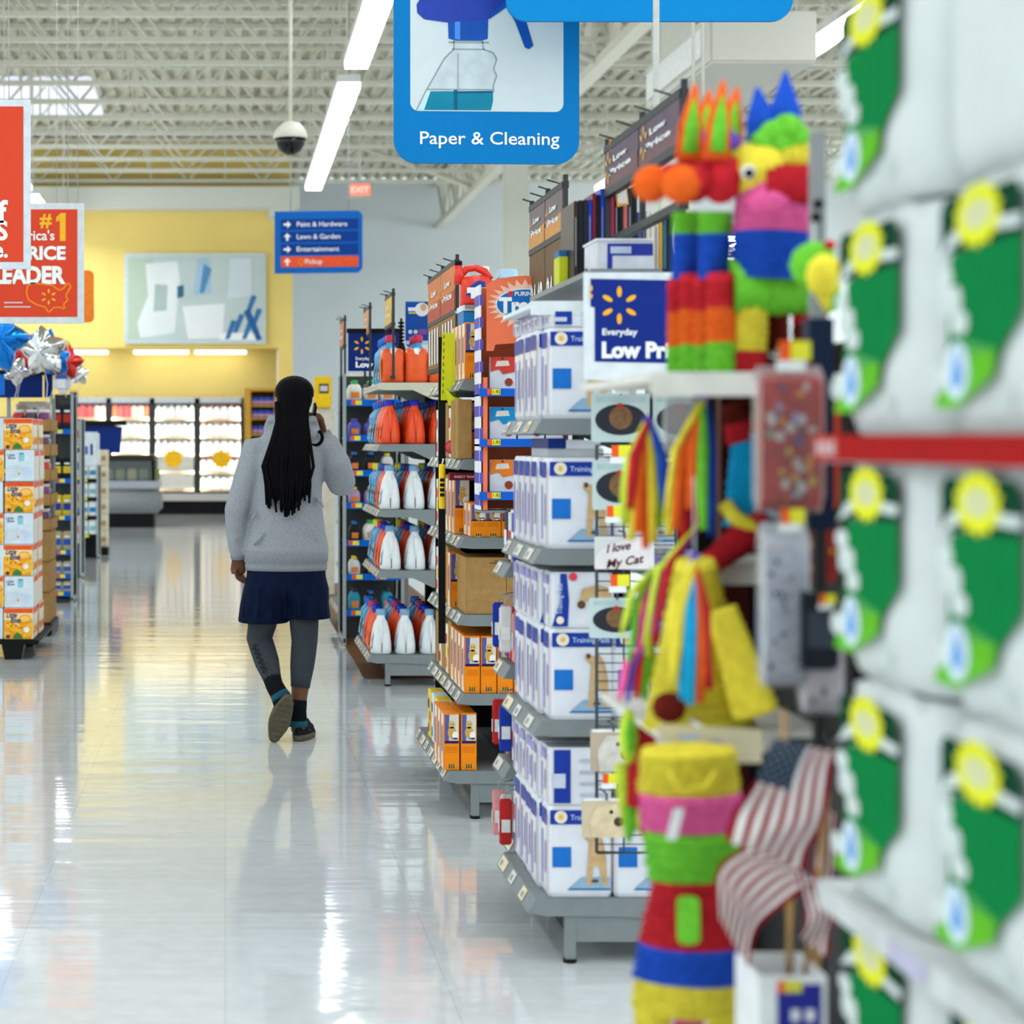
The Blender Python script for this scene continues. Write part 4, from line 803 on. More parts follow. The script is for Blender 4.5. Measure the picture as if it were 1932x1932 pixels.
b = MB(); b.rings([sup(0, 0, .045 * k, .04 * k, z, 2.6, 18) for z, k in ((.115, 1.05), (.12, 1), (.15, .9), (.155, .8))], M('#a8cbe0', .3)); b.build('cap', o); b = MB(); b.rect(Frame((-.03, -.046, .105)), 0, 0, .06, .012, NAVY, .002); b.build('label', o)
b = MB(); b.box(x2(886), x2(1000), D2 + .14, D2 + .5, 2.03, 2.044, SH_G); tag(b.build('top_shelf'), 'grey top shelf board carrying the red jug and bottles', 'shelf')
# ---- orange treat display on its near side
D = 7.5; s = D / F
t = thing('treat_display', 'coral cardboard dog treat display with blue price shelves', 'display', P(905, 962, D)); fr = Frame((0, 0, 0), sc=s); COR = M('#f47b54', .5, var=.04)
hd_ = [(13, 300), (26, 300), (30, 312), (163, 322)] + [(163, 430)] + [(163 - 150 * k / 10, 430 + 12 * math.sin(math.pi * k / 10)) for k in range(1, 10)] + [(13, 425)]
b = MB(); b.plate(fr, hd_, COR, .006); b.poly(fr, [(x_, 388 + (y_ - 388) * .66) for x_, y_ in star(86, 388, 73, .74, 26)], M('#f9c8ae', .5), .001); b.poly(fr, ell(86, 388, 56, 30), M('#e9eef2', .5), .0014); b.poly(fr, ell(86, 388, 54, 28), M('#1d6fb8', .45), .0018)
b.text(fr, 'Treats', 36, 372, 40, LTXT, .003, .05, 'l', 98); b.text(fr, 'PURINA', 66, 404, 11, LTXT, .003, .02, 'l', 40); b.poly(fr, ell(58, 408, 5, 5, 12), M('#d83a3a', .5), .003); b.build('header_card', t)
b = MB(); b.box(0, .006, 0, .16, 0, 425 * s, M('#e9e9f0', .5)); f = Frame((0, .16, 0), (0, -1, 0))
for k in range(10): b.rect(Frame((0, -.001, 0), sc=s), .0, 8 + k * 42, 6, 28 + k * 42, M('#5a55b0', .5), .001); b.rect(f, .01, 8 * s + k * 42 * s, .15, 28 * s + k * 42 * s, M('#5a55b0', .5), .001)
b.box(.013, .03, .0, .01, 0, 250 * s, COR); b.box(163 * s, 163 * s + .006, 0, .16, 0, 430 * s, COR); b.box(.0, 163 * s, .155, .16, 0, 425 * s, M('#c8643f', .6)); b.build('side_wall', t)
treats = []
for c, n in (('#d8453c', 'red'), ('#1f93cc', 'blue'), ('#f2832a', 'orange')):
    b = MB(); b.rings([[(x, y, z) for x, y in ((-.05 * k, -d), (.05 * k, -d), (.05 * k, d), (-.05 * k, d))] for z, k, d in ((0, .92, .006), (.02, 1, .02), (.09, 1, .018), (.13, 1, .006), (.142, 1, .003))], M('#dfe2e6', .3), smooth=False); o = b.build('treat_bag')
    b = MB(); f = Frame((-.05, -.021, 0)); b.poly(f, [(.002, .085), (.035, .095), (.05, .075), (.098, .085), (.098, .141), (.002, .141)], M(c, .35), .001); b.poly(f, [(.02, .105), (.075, .108), (.07, .128), (.026, .126)], M('#e4dccb', .5), .002); b.poly(f, ell(.072, .045, .016, .016, 9), M('#a2452c', .6), .002); b.poly(f, ell(.048, .135, .004, .004, 8), M('#5a2018', .5), .002); b.build('printed_face', o)
    treats.append((Proto(o, 'treat bag', 'treat bags in the coral display'), n))
for k, (py, (pr, n)) in enumerate(zip((733, 828, 928), treats)):
    z = (962 - py) * s
    b = MB(); b.box(0, 163 * s, -.012, .155, z - 14 * s, z - 10 * s, M('#1560c8', .45)); b.box(-.003, 163 * s, -.02, -.014, z - 15 * s, z, M('#1560c8', .45)); f = Frame((0, -.021, z - 14 * s), sc=s); b.rect(f, 13, 2, 22, 13, TAGO, .001); b.rect(f, 22, 2, 38, 13, TAGY, .001); b.text(f, '1.92', 24, 4.5, 9, M('#4a4a1c', .5), .002, .01); b.build('shelf', t)
    for j in range(3): pr.put(tuple(t.location + Vector((.095 + j * .108, .06, z - 9.5 * s))), '%s topped treat bag, %s from the aisle in the coral display' % (n, ORD[j]), scale=(1, 1, 1.0))
b = MB(); b.box(.0, .33, .0, .16, -.012, -.002, SH_G); b.build('bottom_tray', t); b = MB(); b.plate(Frame((.06, .1, -.1), sc=s), [(28, 40), (70, 40), (70, 5), (28, 20)], M('#cbd6dc', .45), .004); b.build('bracket', t)
# ---------------------------------------------------------------- training pad endcap, third from the back
D1, s1 = 5.62, 5.62 / F
z1 = [.186, .695, 1.186, 1.56]
gondola('grey shelf endcap of white and blue training pads beside the piñatas', D1, D1 + .64, z1[1:], z1[0], xs=.905, top=Z(512, 5.6) - .017)
x1p = lambda p: X(p, D1)
PBL = M('#1d6fc4', .4, var=.12, scale=20); PNV = M('#1f3c9c', .4); PWH = M('#dfe2e8', .3, var=.05)
def pad_pack(w, d, h, kind):
    b = MB(); b.rings([[(w / 2 + x * k, d / 2 + y * k, z) for x, y in ((-w / 2, -d / 2 + .01), (-w / 2 + .012, -d / 2), (w / 2 - .012, -d / 2), (w / 2, -d / 2 + .01), (w / 2, d / 2), (-w / 2, d / 2))] for z, k in ((0, .95), (.012, 1), (h * .5, 1.015), (h - .014, 1), (h, .94))], PWH, smooth=False)
    o = b.build('training_pad_pack'); b = MB(); f = Frame((0, -.0035, 0)); TAN = M('#c9a878', .5, var=.2, scale=40); DKT = M('#6a4a34', .5)
    if kind == 0:
        b.rect(f, .006, h * .80, w - .006, h * .955, PNV, 0); b.poly(f, ell(w * .2, h * .88, h * .07, h * .07), M('#efe6cf', .5), .001); b.poly(f, ell(w * .2, h * .88, h * .03, h * .03, 12), M('#f0c070', .5), .0015); b.text(f, 'Training Pads', w * .35, h * .85, h * .08, M('#b9cdea', .5), .001, .01, 'l', w * .58)
        b.rect(f, w * .07, h * .33, w * .36, h * .55, PBL, .0); b.poly(f, [(w * .3, h * .08), (w * .52, h * .22), (w * .97, h * .22), (w * .97, h * .08)], M('#8fb0c8', .5), 0)
        b.poly(f, [(w * .3, h * .08), (w * .97, h * .08), (w * .97, h * .1), (w * .34, h * .1)], M('#2a6aa8', .5), .0006)
        b.poly(f, [(w * .60, h * .12), (w * .68, h * .14), (w * .7, h * .34), (w * .8, h * .34), (w * .84, h * .13), (w * .92, h * .12), (w * .9, h * .45), (w * .84, h * .64), (w * .76, h * .72), (w * .66, h * .7), (w * .56, h * .73), (w * .55, h * .67), (w * .64, h * .6), (w * .62, h * .4)], TAN, .001)
        b.poly(f, ell(w * .6, h * .7, w * .035, h * .03, 10), DKT, .0014); b.poly(f, ell(w * .73, h * .18, w * .06, h * .02, 10), DKT, .0014)
    elif kind == 1:
        b.poly(f, [(.006, .004), (w * .28, .004), (w * .3, h * .5), (w * .26, h - .004), (.03, h - .004), (.03, h * .5)], PNV, 0); b.text(Frame((w * .19, -.0035, h * .25), (0, 0, 1), (-1, 0, 0)), 'Training Pads', 0, 0, .022, M('#b9cdea', .5), .001, .01, 'l', h * .55)
        b.poly(f, ell(w * .16, h * .14, .011, .011), M('#efe6cf', .5), .001); b.poly(f, ell(w * .36, h * .92, .012, .012), M('#d8465a', .5), .001); b.poly(f, [(w * .45, h * .4), (w * .5, h * .7), (w * .75, h * .78), (w * .95, h * .7), (w * .95, h * .3), (w * .85, h * .3), (w * .84, h * .55), (w * .58, h * .5)], TAN, .001)
        b.poly(f, ell(w * .49, h * .42, .012, .012, 10), DKT, .0014); b.rect(f, w * .74, .006, w * .84, h * .4, PBL, .0014)
    else:
        b.rect(f, w * .1, .006, w * .36, h - .006, PNV, 0); b.rect(f, w * .08, h * .3, w * .28, h * .55, M('#c9cede', .5), .001)
        for q in range(4): b.rect(f, w * .5, h * (.15 + .2 * q), w * .95, h * (.2 + .2 * q), M('#b5bccb', .5), .001)
    g = Frame((-.0035, d, 0), (0, -1, 0)); LV = M('#9a96cc', .45)
    b.rect(g, d * .1, h * .78, d * .9, h * .95, PNV if kind == 0 else LV, 0); b.rect(g, d * .15, h * .1, d * .3, h * .7, LV, 0); b.rect(g, d * .55, h * .25, d * .8, h * .6, M('#b9b9dd', .45), 0); b.rect(g, d * .92, h * .05, d * .97, h * .9, M('#c98a86', .5), 0)
    b.build('printed_face', o); return Proto(o, 'training pads')
pk0, pk1, pk2 = pad_pack(.185, .105, .262, 0), pad_pack(.185, .105, .16, 1), pad_pack(.185, .105, .165, 2)
xa = x1p(1036)
def padrow(pr, z, nx, ny, where, y0=.012, dx=0.0, dep=.121):
    for i in range(nx):
        for j in range(ny): pr.put((xa + dx + i * .19 + R.uniform(-.004, .004) - (.01 if j else 0), D1 + y0 + j * dep, z + .001 + (0 if j == 0 else 0)), 'training pad pack, %s, %s from aisle, %s in depth' % (where, ORD[i], ORD[j]), 'training pad packs, ' + where)
padrow(pk0, z1[0], 2, 5, 'bottom layer on the base'); padrow(pk2, z1[0] + .264, 1, 5, 'second layer on the base')
padrow(pk0, z1[1], 2, 5, 'lower layer on the second shelf'); padrow(pk1, z1[1] + .264, 1, 5, 'upper layer on the second shelf')
padrow(pk0, z1[2], 2, 5, 'on the third shelf'); padrow(pk0, z1[3], 1, 5, 'lower layer on the top shelf'); pk3 = pad_pack(.185, .105, .05, 2); padrow(pk3, z1[3] + .264, 1, 5, 'flat layer on the top shelf')
b = MB(); b.box(0, .16, 0, .3, 0, .025, M('#a9adb0', .5)); b.box(.0, .05, -.003, .3, .025, .055, NAVY); b.box(.052, .15, -.003, .2, .025, .05, M('#c9ccd2', .5)); tag(b.build('flat_carton', None, (xa, D1 + .02, z1[2] + .264)), 'flat grey and navy carton lying on the third shelf pads', 'carton')
b = MB(); b.box(0, .3, 0, .56, 0, .012, M('#dfe6e8', .4)); b.box(0, .3, -.01, 0, -.02, .02, M('#dfe6e8', .4)); tag(b.build('top_tray', None, (x1p(1003), D1 + .02, z1[3] + .264 + .055)), 'pale tray on the topmost training pads', 'tray')
# side bay of toys beyond the pads
gondola('narrow grey shelf bay of hanging pet toys beyond the training pads', 6.29, 6.55, [.455, .775, 1.1], .19, xb=1.3, xbase=.95, xs=.915, top=1.35)
tc = [('#c8302c', 'red'), ('#1f3fa8', 'blue'), ('#e3e1da', 'white'), ('#23262c', 'black'), ('#e9a0a0', 'pink')]
tps = [Proto(simple_pack(.05, .07, .17, M(c, .4), M('#e7e7ea' if k != 2 else '#c8302c', .45), .008, 'toy_packet'), 'toy packet') for k, (c, n) in enumerate(tc)]
for k, z in enumerate((.19, .455, .775, 1.1)):
    for j in range(3): tps[(j + k * 2) % 5].put((.955 + .03 * (k == 0), 6.30 + j * .082, z + .001), '%s pet toy packet, %s shelf up in the toy bay, %s from the near end' % (tc[(j + k * 2) % 5][1], ORD[k], ORD[j]), 'pet toy packets in the side bay')
hk = []
for k, z in enumerate((.30, .60, .92)):
    for j in range(3):
        n = (j * 2 + k) % 5; b = MB(); b.box(-.028, .028, -.012, .012, -.2, -.02, M(tc[n][0], .4), bev=.006); b.rect(Frame((-.02, -.013, -.15)), 0, 0, .04, .05, LTXT, .001); b.rect(Frame((-.029, .01, -.15), (0, -1, 0)), 0, 0, .02, .05, LTXT, .001)
        o = b.build('leash_packet', None, (.903 + .015 * (j % 2), 6.32 + j * .08, z + .06)); o.scale = (.7, .8, .82); tag(o, '%s hanging leash packet, row %s up, %s along the strip beside the pads' % (tc[n][1], ORD[k], ORD[j]), 'leash packet', 'hanging leash packets')
        b = MB(); b.tube([(0, 0, -.02), (0, 0, .01), (.07, 0, .02)], .003, STEEL, 5); b.build('hook', o)
# wire side panel with hanging pet mats
t = thing('wire_rack', 'black wire grid panel on the near side of the training pads', 'rack', (x1p(1112), 5.5, Z(1610, 5.5))); s = 5.5 / F
W_, H_ = 150 * s, 770 * s; GR = M('#4b4f50', .45)
b = MB()
for k in range(4): x = W_ * k / 3; b.tube([(x, 0, 0), (x, 0, H_)], .0028, GR, 5)
for k in range(46): z = H_ * k / 45; b.tube([(0, 0, z), (W_, 0, z)], .0018, GR, 4)
b.build('wire_grid', t); b = MB(); b.tube([(0, .01, 0), (0, .01, H_), (W_, .01, H_), (W_, .01, 0), (0, .01, 0)], .005, GR, 6); b.build('frame', t)
def mat_card(px0, py0, px1, py1, kind, D, label):
    s = D / F; t = thing('pet_mat', label, 'mat', P((px0 + px1) / 2, py1, D), 'pet mats hanging on the wire grid'); w_, h_ = (px1 - px0) * s, (py1 - py0) * s; f = Frame((-w_ / 2, 0, 0)); b = MB()
    b.plate(f, rrect(0, 0, w_, h_, .006), M({'food': '#bccdca', 'cat': '#d3d2cf', 'dog': '#b7a691', 'tan': '#cdbb9d'}[kind], .45, var=.06), .004)
    if kind == 'food':
        b.rect(f, w_ * .08, h_ * .82, w_ * .92, h_ * .92, M('#a9c0bf', .5), .001); b.poly(f, ell(w_ / 2, h_ * .46, w_ * .44, h_ * .32), M('#2c2e36', .4), .001); b.poly(f, ell(w_ / 2, h_ * .5, w_ * .2, h_ * .24), M('#7a5a3e', .6, var=.35, scale=60), .0015); b.poly(f, ell(w_ * .49, h_ * .74, w_ * .06, h_ * .06, 10), M('#b3362c', .5), .002)
    elif kind == 'cat':
        b.poly(f, [(0, 0), (w_, 0), (w_, h_ * .95), (w_ * .45, h_ * .9), (w_ * .1, h_ * .6), (0, h_ * .3)], M('#e3dede', .5), .001); g = Frame(f.p(w_ * .2, h_ * .5, .003), (1, 0, .16)); b.text(g, 'I love', 0, 0, .032, M('#5a2028', .5), 0, .02, 'l', w_ * .4, .2); b.text(g, 'My Cat', 0, -.042, .032, M('#5a2028', .5), 0, .02, 'l', w_ * .62, .2)
    else:
        b.poly(f, [(w_ * .2, 0), (w_ * .8, 0), (w_ * .9, h_ * .5), (w_ * .7, h_ * .85), (w_ * .35, h_ * .85), (w_ * .15, h_ * .5)], M('#d9c5a2' if kind == 'tan' else '#cfc9c0', .6, var=.2, scale=30), .001); b.poly(f, ell(w_ * .75, h_ * .4, w_ * .1, h_ * .12, 12), M('#4a3a34', .5), .002); b.poly(f, ell(w_ * .6, h_ * .65, w_ * .04, h_ * .05, 10), BLACK, .002)
        b.rect(f, w_ * .03, h_ * .93, w_ * .97, h_, M('#e4e6e4', .5), .001)
    b.build('printed_mat', t); b = MB(); b.tube([(0, -.005, h_ - .005), (0, -.005, h_ + .012), (0, .08, h_ + .012)], .003, GR, 5); b.build('hook', t)
for a in ((1116, 742, 1226, 834, 'food', 5.4, 'pale mat with dark oval bowl of food, top of the wire grid'), (1232, 742, 1340, 834, 'food', 5.42, 'pale food mat half behind ribbons, right of the top one'), (1118, 868, 1222, 962, 'food', 5.38, 'pale food mat second down the wire grid'),
          (1122, 1012, 1234, 1074, 'cat', 5.4, 'white I love My Cat mat on the wire grid'), (1112, 1128, 1216, 1204, 'food', 5.38, 'pale food mat lowest on the wire grid, behind lime ribbons'), (1114, 1376, 1200, 1456, 'dog', 5.4, 'grey dog photo mat under the second pad shelf'), (1098, 1506, 1190, 1580, 'tan', 5.36, 'tan dog photo mat over the bottom pads')): mat_card(*a)
def hook_tag(px, py, D, label, wd=36):
    s = D / F; c = P(px, py, D); t = thing('price_tag', label, 'price tag', c, 'red and yellow price tags on hooks'); f = Frame((-wd / 2 * s, 0, 0), sc=s); k = wd / 36
    b = MB(); b.plate(f, [(0, 0), (36 * k, 0), (36 * k, 22 * k), (0, 22 * k)], TAGY, .001); b.rect(f, 0, 0, 13 * k, 22 * k, TAGO, .0006); b.plate(Frame((-wd / 2 * s, .0005, -12 * k * s), sc=s), [(-3 * k, 0), (30 * k, 0), (30 * k, 12 * k), (-3 * k, 12 * k)], PAPER, .001); b.build('tag_card', t)
    b = MB(); b.tube([(0, .003, 0), (0, .12, .012)], .0025, STEEL, 5); b.build('hook', t)
for i, (px, py, wd) in enumerate(((1185, 730, 40), (1172, 862, 36), (1162, 975, 34), (1170, 1106, 36), (1152, 1478, 30))): hook_tag(px, py, 5.3, 'red and yellow price tag on the wire grid, %s down' % ORD[i], wd)
# Everyday Low Price sign in its white holder
D = 5.25; s = D / F
t = thing('price_sign', 'large Everyday Low Price sign in a white holder over the pads', 'sign', P(1102, 716, D)); fr = Frame((0, 0, 0), sc=s)
b = MB(); b.plate(fr, [(0, 0), (215, -6), (215, 202), (0, 202)], M('#d9dfe1', .4), .012); b.poly(fr, ell(4, 207, 3, 3, 10), DARKST, .001); b.build('holder', t)
b = MB(); NV = M('#102a80', .4, var=.05, scale=12); b.poly(fr, [(20, 34), (212, 30), (212, 186), (12, 190), (12, 138), (20, 136)], NV, .002); b.spark(fr, 66, 140, 36, SUN, .004); b.poly(fr, ell(13, 172, 2.5, 6, 10), SUN, .004); b.poly(fr, ell(13, 157, 2.5, 5, 10), SUN, .004)
b.text(fr, 'Everyday', 34, 84, 17, LTXT, .004, .02, 'l', 66); b.text(fr, 'Low Price', 33, 42, 40, LTXT, .004, .05, 'l', 166); b.build('panel', t)
b = MB(); b.box(90 * s, 100 * s, .013, .03, -.06, 200 * s, STEEL); b.build('post', t)
b = MB(); b.box(0, 112 * s, 0, .2, 0, 62 * s, M('#cfd2da', .4)); f = Frame((0, -.001, 0), sc=s); b.rect(f, 20, 32, 112, 56, M('#2a3a98', .4), .0005); b.rect(f, 20, 4, 30, 32, M('#2a3a98', .4), .0005); b.rect(f, 26, 36, 68, 50, M('#b9c1d8', .5), .001); b.box(-.004, 114 * s, -.004, .205, 62 * s, 66 * s, M('#e1e4e8', .4))
tag(b.build('white_carton', None, P(1127, 512, 5.6)), 'white and navy carton on top of the Low Price sign shelf', 'carton')
b = MB(); b.box(x1p(1100), x1p(1420), 5.5, 6.6, Z(512, 5.6) - .016, Z(512, 5.6) - .001, SH_G); tag(b.build('top_shelf'), 'grey top shelf board carrying the notebooks', 'shelf')
# notebooks standing on the top shelf
nb = ['#3a3230', '#24262a', '#2a2c30', '#1f3fa8', '#7a2238', '#1b1d22', '#2b46b8', '#2f47c0', '#b82f55', '#23262b', '#1d1f23', '#c46a6a', '#2e3034', '#26282c', '#54589a', '#2b2d31', '#d8d2c8', '#e4ded4', '#d9c9b8', '#d9a93a', '#4a5a6a', '#24262a', '#2c2e32', '#1e5a7a']
nn = {'#1f3fa8': 'blue', '#2b46b8': 'bright blue', '#2f47c0': 'bright blue', '#7a2238': 'maroon', '#b82f55': 'magenta', '#c46a6a': 'pink', '#54589a': 'lilac', '#d8d2c8': 'cream', '#e4ded4': 'cream', '#d9c9b8': 'beige', '#d9a93a': 'yellow', '#4a5a6a': 'slate', '#1e5a7a': 'teal', '#3a3230': 'brown'}
D = 6.0; s = D / F; px = 1083
for i, c in enumerate(nb):
    wd = R.uniform(7.5, 10.5); hh = (150 + 28 * min(1, i / 7) + R.uniform(-6, 6)) if i < 14 else 135 + R.uniform(-8, 8)
    b = MB(); b.box(0, wd * s * .92, 0, .24, 0, hh * s, M(c, .4), bev=.002); f = Frame((0, -.0005, 0), sc=s); b.rect(f, wd * .25, hh * .2, wd * .5, hh * .8, M('#8a8a90' if i % 3 == 0 else c, .5), .0008)
    o = b.build('notebook', None, (X(px, D), D, Z(512, 5.6))); tag(o, '%s notebook spine, %s in the standing row on the top shelf' % (nn.get(c, 'black'), (ORD + ['thirteenth', 'fourteenth', 'fifteenth', 'sixteenth', 'seventeenth', 'eighteenth', 'nineteenth', 'twentieth', 'twenty-first', 'twenty-second', 'twenty-third', 'twenty-fourth'])[i]), 'notebook', 'notebooks on the top shelf'); px += wd
b = MB(); b.box(0, 16 * s, 0, .1, 0, 55 * s, M('#c5cc28', .5)); b.box(0, 16 * s, .01, .1, 55 * s, 68 * s, M('#2a6a9a', .5)); tag(b.build('lime_box', None, (X(1066, D), D + .1, Z(512, 5.6))), 'lime and teal box at the left end of the notebook row', 'box')
t = thing('disc_case', 'black case with white oval print leaning at the right end of the notebooks', 'case', P(1252, 512, 5.3)); s = 5.3 / F; f = Frame((0, 0, 0), sc=s)
b = MB(); b.plate(f, [(0, 0), (42, 0), (42, 118), (0, 110)], M('#222426', .4), .02); b.poly(f, ell(24, 62, 9, 42), M('#dcdcda', .4), .001); b.rect(f, 1, 5, 4, 105, M('#2a7a90', .4), .001); b.build('cover', t)
# ---- cleaning shelf facing the camera behind the detergent
t, x0, x1, zs = wing('end_display', 'wire shelf of cleaning bottles with blue price rails, behind the detergent', 14.3, 650, 760, 705, 1217, (757, 824, 890, 951, 1022, 1086, 1154), WBLUE, DARKST, .6)
def trig(body, cap, h=.16, r=.04):
    b = MB(); b.rings([sup(0, 0, r * k, r * .7 * k, z, 3, 14) for z, k in ((0, .9), (.01, 1), (h * .6, 1), (h * .8, .7), (h * .86, .35))], M(body, .4)); b.rect(Frame((-r * .6, -r * .72, h * .15)), 0, 0, r * 1.2, h * .3, M('#e8843a', .5), .001); o = b.build('cleaner_bottle')
    b = MB(); b.lathe((0, 0, 0), [(r * .4, h * .86), (r * .42, h), (r * .3, h * 1.02)], M(cap, .4), 12); b.build('cap', o); return Proto(o, 'bottle')
tr = {'white': trig('#e4e2d6', '#3fae5a', .15, .052), 'black': trig('#1d1f24', '#2f6fb0', .14), 'lilac': trig('#b59ac4', '#e3d23a', .12), 'pale': trig('#d7d9da', '#e3d23a', .13), 'purple': trig('#5a5ab4', '#5a5ab4', .13, .045), 'green': trig('#8fc23a', '#e7e7ea', .18), 'teal': trig('#2f8fa8', '#3a3d40', .16)}
rows4 = [('white',) * 3, ('purple', 'purple', 'pale'), ('black', 'black', 'pale'), ('lilac', 'lilac', 'pale'), ('black', 'white', 'black'), ('pale', 'black', 'green'), ('teal', 'black', 'teal')]
for k, (z, rw) in enumerate(zip(zs, rows4)):
    for j, n in enumerate(rw):
        for q in range(2): tr[n].put((x0 + .08 + j * .12, 14.38 + q * .14, z + .001), '%s cleaning bottle, %s shelf down, %s from the aisle, %s row' % (n, ORD[k], ORD[j], ('front', 'back')[q]), 'cleaning bottles on shelf %d' % (k + 1))
# farther endcap beyond it
gondola('pale shelf endcap of white boxes beyond the cleaning bottles', 15.2, 16.4, [.5, .85, 1.2, 1.5, 1.75], .19, top=2.0, cream=(1.5, 1.75), back='#8a8a84')
fx = [Proto(simple_pack(.12, .16, h, M(c, .45), M(k, .5), .006, 'cleaner_box'), 'box') for c, k, h in (('#e6e3d8', '#d89a8a', .26), ('#e9e4cf', '#d8cf4a', .2), ('#a5c23a', '#c8302c', .2), ('#d0495a', '#e8c23a', .18), ('#e2e0da', '#c9a27a', .22))]
fn = ['white', 'cream', 'lime', 'red', 'pale']
for k, z in enumerate((.191, .501, .851, 1.201, 1.501, 1.751)):
    for j in range(6): q = (0, 3, 2, 4, 1, 0)[k] if j % 2 == 0 else (4, 2, 3, 0, 1, 1)[k]; fx[q].put((1.02, 15.24 + j * .18, z), '%s box on the far pale endcap, %s shelf up, %s from the near end' % (fn[q], ORD[k], ORD[j]), 'boxes on the far pale endcap')
t = thing('yellow_box', 'bright yellow box display beyond the shopper\'s raised hand', 'box', P(612, 770, 19)); s = 19 / F; f = Frame((-18 * s, 0, 0), sc=s)
b = MB(); b.box(-18 * s, 14 * s, 0, .3, 0, 60 * s, M('#eec21e', .45), bev=.01); b.rect(f, 8, 28, 26, 46, M('#4a3a4a', .5), .003); b.rect(f, 10, 32, 24, 42, M('#c9c0c0', .5), .005); b.build('printed_box', t); b = MB(); b.box(-.12, .1, .04, .28, -P(612, 770, 19).z, -.002, M('#cfc9b8', .5)); b.build('stand', t)
# ---------------------------------------------------------------- paper towel shelf in the right foreground
XT = .755
t = thing('store_shelf', 'white shelf unit of paper towels filling the right edge, red front strip', 'shelf', (XT, 1.4, 0))
b = MB(); b.box(.42, .45, 0, 1.08, 0, 2.2, M('#dcdedc', .5)); b.build('back_panel', t)
for z, nm in ((1.502, 'shelf'), (.945, 'shelf'), (.38, 'shelf')):
    b = MB(); b.box(.0, .42, .0, 1.08, z - .03, z, M('#d7d9d6', .5)); o = b.build(nm, t)
    if z > 1.4:
        b = MB(); b.box(-.012, -.002, 0, 1.07, z - .028, z + .004, M('#a51a1a', .75, var=.05)); g = Frame((-.0125, 1.07, z - .026), (0, -1, 0)); b.rect(g, .0, .004, .09, .026, M('#cf5a4e', .45), .0006)
        for q in range(3): b.rect(g, .012 + q * .026, .006, .028 + q * .026, .022, M('#b9b4b8', .5), .001)
        b.build('price_strip', o)
    else:
        b = MB(); b.box(-.01, -.002, 0, 1.07, z - .03, z + .002, M('#c9ccca', .5)); b.rect(Frame((-.0105, .8, z - .026), (0, -1, 0)), 0, 0, .12, .024, M('#b9b6cc', .5), .001); b.build('price_strip', o)
b = MB(); b.box(.02, .42, .02, 1.06, 0, .33, M('#c9cbc9', .5)); b.build('base', t)
TWH = M('#cfd5d2', .45, var=.04, bump=.12, bscale=22); GRN = M('#007a3c', .8, var=.05); LGR = M('#64b82a', .8); DGR = M('#0a4029', .8); FLY = M('#dfe12c', .8); DRP = M('#4a93d4', .8); GRW = M('#cdd6d1', .8)
def towel_pack(printed):
    """wrapped pair of rolls; printed face towards -x"""
    w2, d2, h = .16, .15, .264; b = MB(); rg = []
    for z, k in ((0, .72), (.006, .86), (.03, .97), (.07, 1.0), (.19, 1.0), (.235, .97), (.258, .86), (.264, .7)):
        ring = []
        for i in range(40):
            a = 2 * math.pi * i / 40; c, s = math.cos(a), math.sin(a)
            y = w2 * math.copysign(abs(c) ** .62, c); x = d2 / 2 * math.copysign(abs(s) ** .62, s) * (1 - .10 * math.exp(-(y / .03) ** 2))
            ring.append((d2 / 2 + x * k, y * (1 - (1 - k) * .5), z))
        rg.append(ring)
    b.rings(rg, TWH); b.tube([(.02, -w2 * .7, h - .01), (.03, 0, h + .006), (.02, w2 * .7, h - .01)], .006, TWH, 6)
    o = b.build('paper_towel_pack')
    if printed:
        b = MB(); f = Frame((-.0015, w2, 0), (0, -1, 0)); L = .0025
        q = lambda pts, m, l: b.poly(f, [(.028 + (x_ - .02) * 1.2, z_) for x_, z_ in pts], m, L + l)
        q([(.035, .19), (.21, .19), (.21, .232), (.2, .246), (.045, .246), (.035, .235)], DGR, 0); q([(.03, .185), (.08, .2), (.13, .203), (.21, .2), (.213, .212), (.12, .216), (.06, .21)], GRW, .001)
        q([(.05, .07), (.15, .07), (.21, .118), (.21, .192), (.06, .188)], GRN, .0002); q([(.02, .03), (.075, .03), (.155, .062), (.16, .085), (.11, .085), (.03, .05)], LGR, .0004); q([(.04, .075), (.15, .06), (.16, .085), (.09, .1)], M('#2f9a3c', .4), .0003)
        q([(.122 + (x_ - .122) * 1.55, z_) for x_, z_ in star(.122, .222, .034, .84, 14)], FLY, .0016); q(ell(.122, .222, .03, .015, 14), M('#cfd0a0', .8), .002); q(rrect(.035, .125, .085, .155, .012), GRW, .0008); q(rrect(.06, .105, .1, .128, .011), GRW, .0009); q(ell(.045, .165, .02, .012, 14), GRW, .0008)
        q(ell(.075, .068, .028, .03, 18), M('#cfe0ea', .4), .0012); q([(.068, .05), (.082, .05), (.088, .062), (.076, .092), (.064, .062)], DRP, .0016); q(ell(.03, .06, .02, .014, 12), GRW, .001)
        for k in range(3): q([(.15, .028 + k * .008), (.19, .028 + k * .008), (.19, .031 + k * .008), (.15, .031 + k * .008)], M('#cbd8d1', .5), 0)
        b.build('printed_label', o)
    return Proto(o, 'paper towels')
TP1, TP0 = towel_pack(True), towel_pack(False)
cn = ['far column by the flags', 'near column at the right edge']
for r_, z in enumerate((.381, .668, .946, 1.215, 1.503, 1.772)):
    for c, y in enumerate((2.285, 1.945)):
        if r_ == 0 and c == 1: pass
        pr = TP0 if (r_ == 5 and c == 1) else TP1
        pr.put((XT + (.0 if r_ != 1 else .01), y + (.02 if r_ < 2 and c == 0 else 0), z), '%s, %s row up, %s' % ('plain white paper towel pack' if pr is TP0 else 'white and green paper towel pack', ORD[r_], cn[c]), 'paper towel packs')
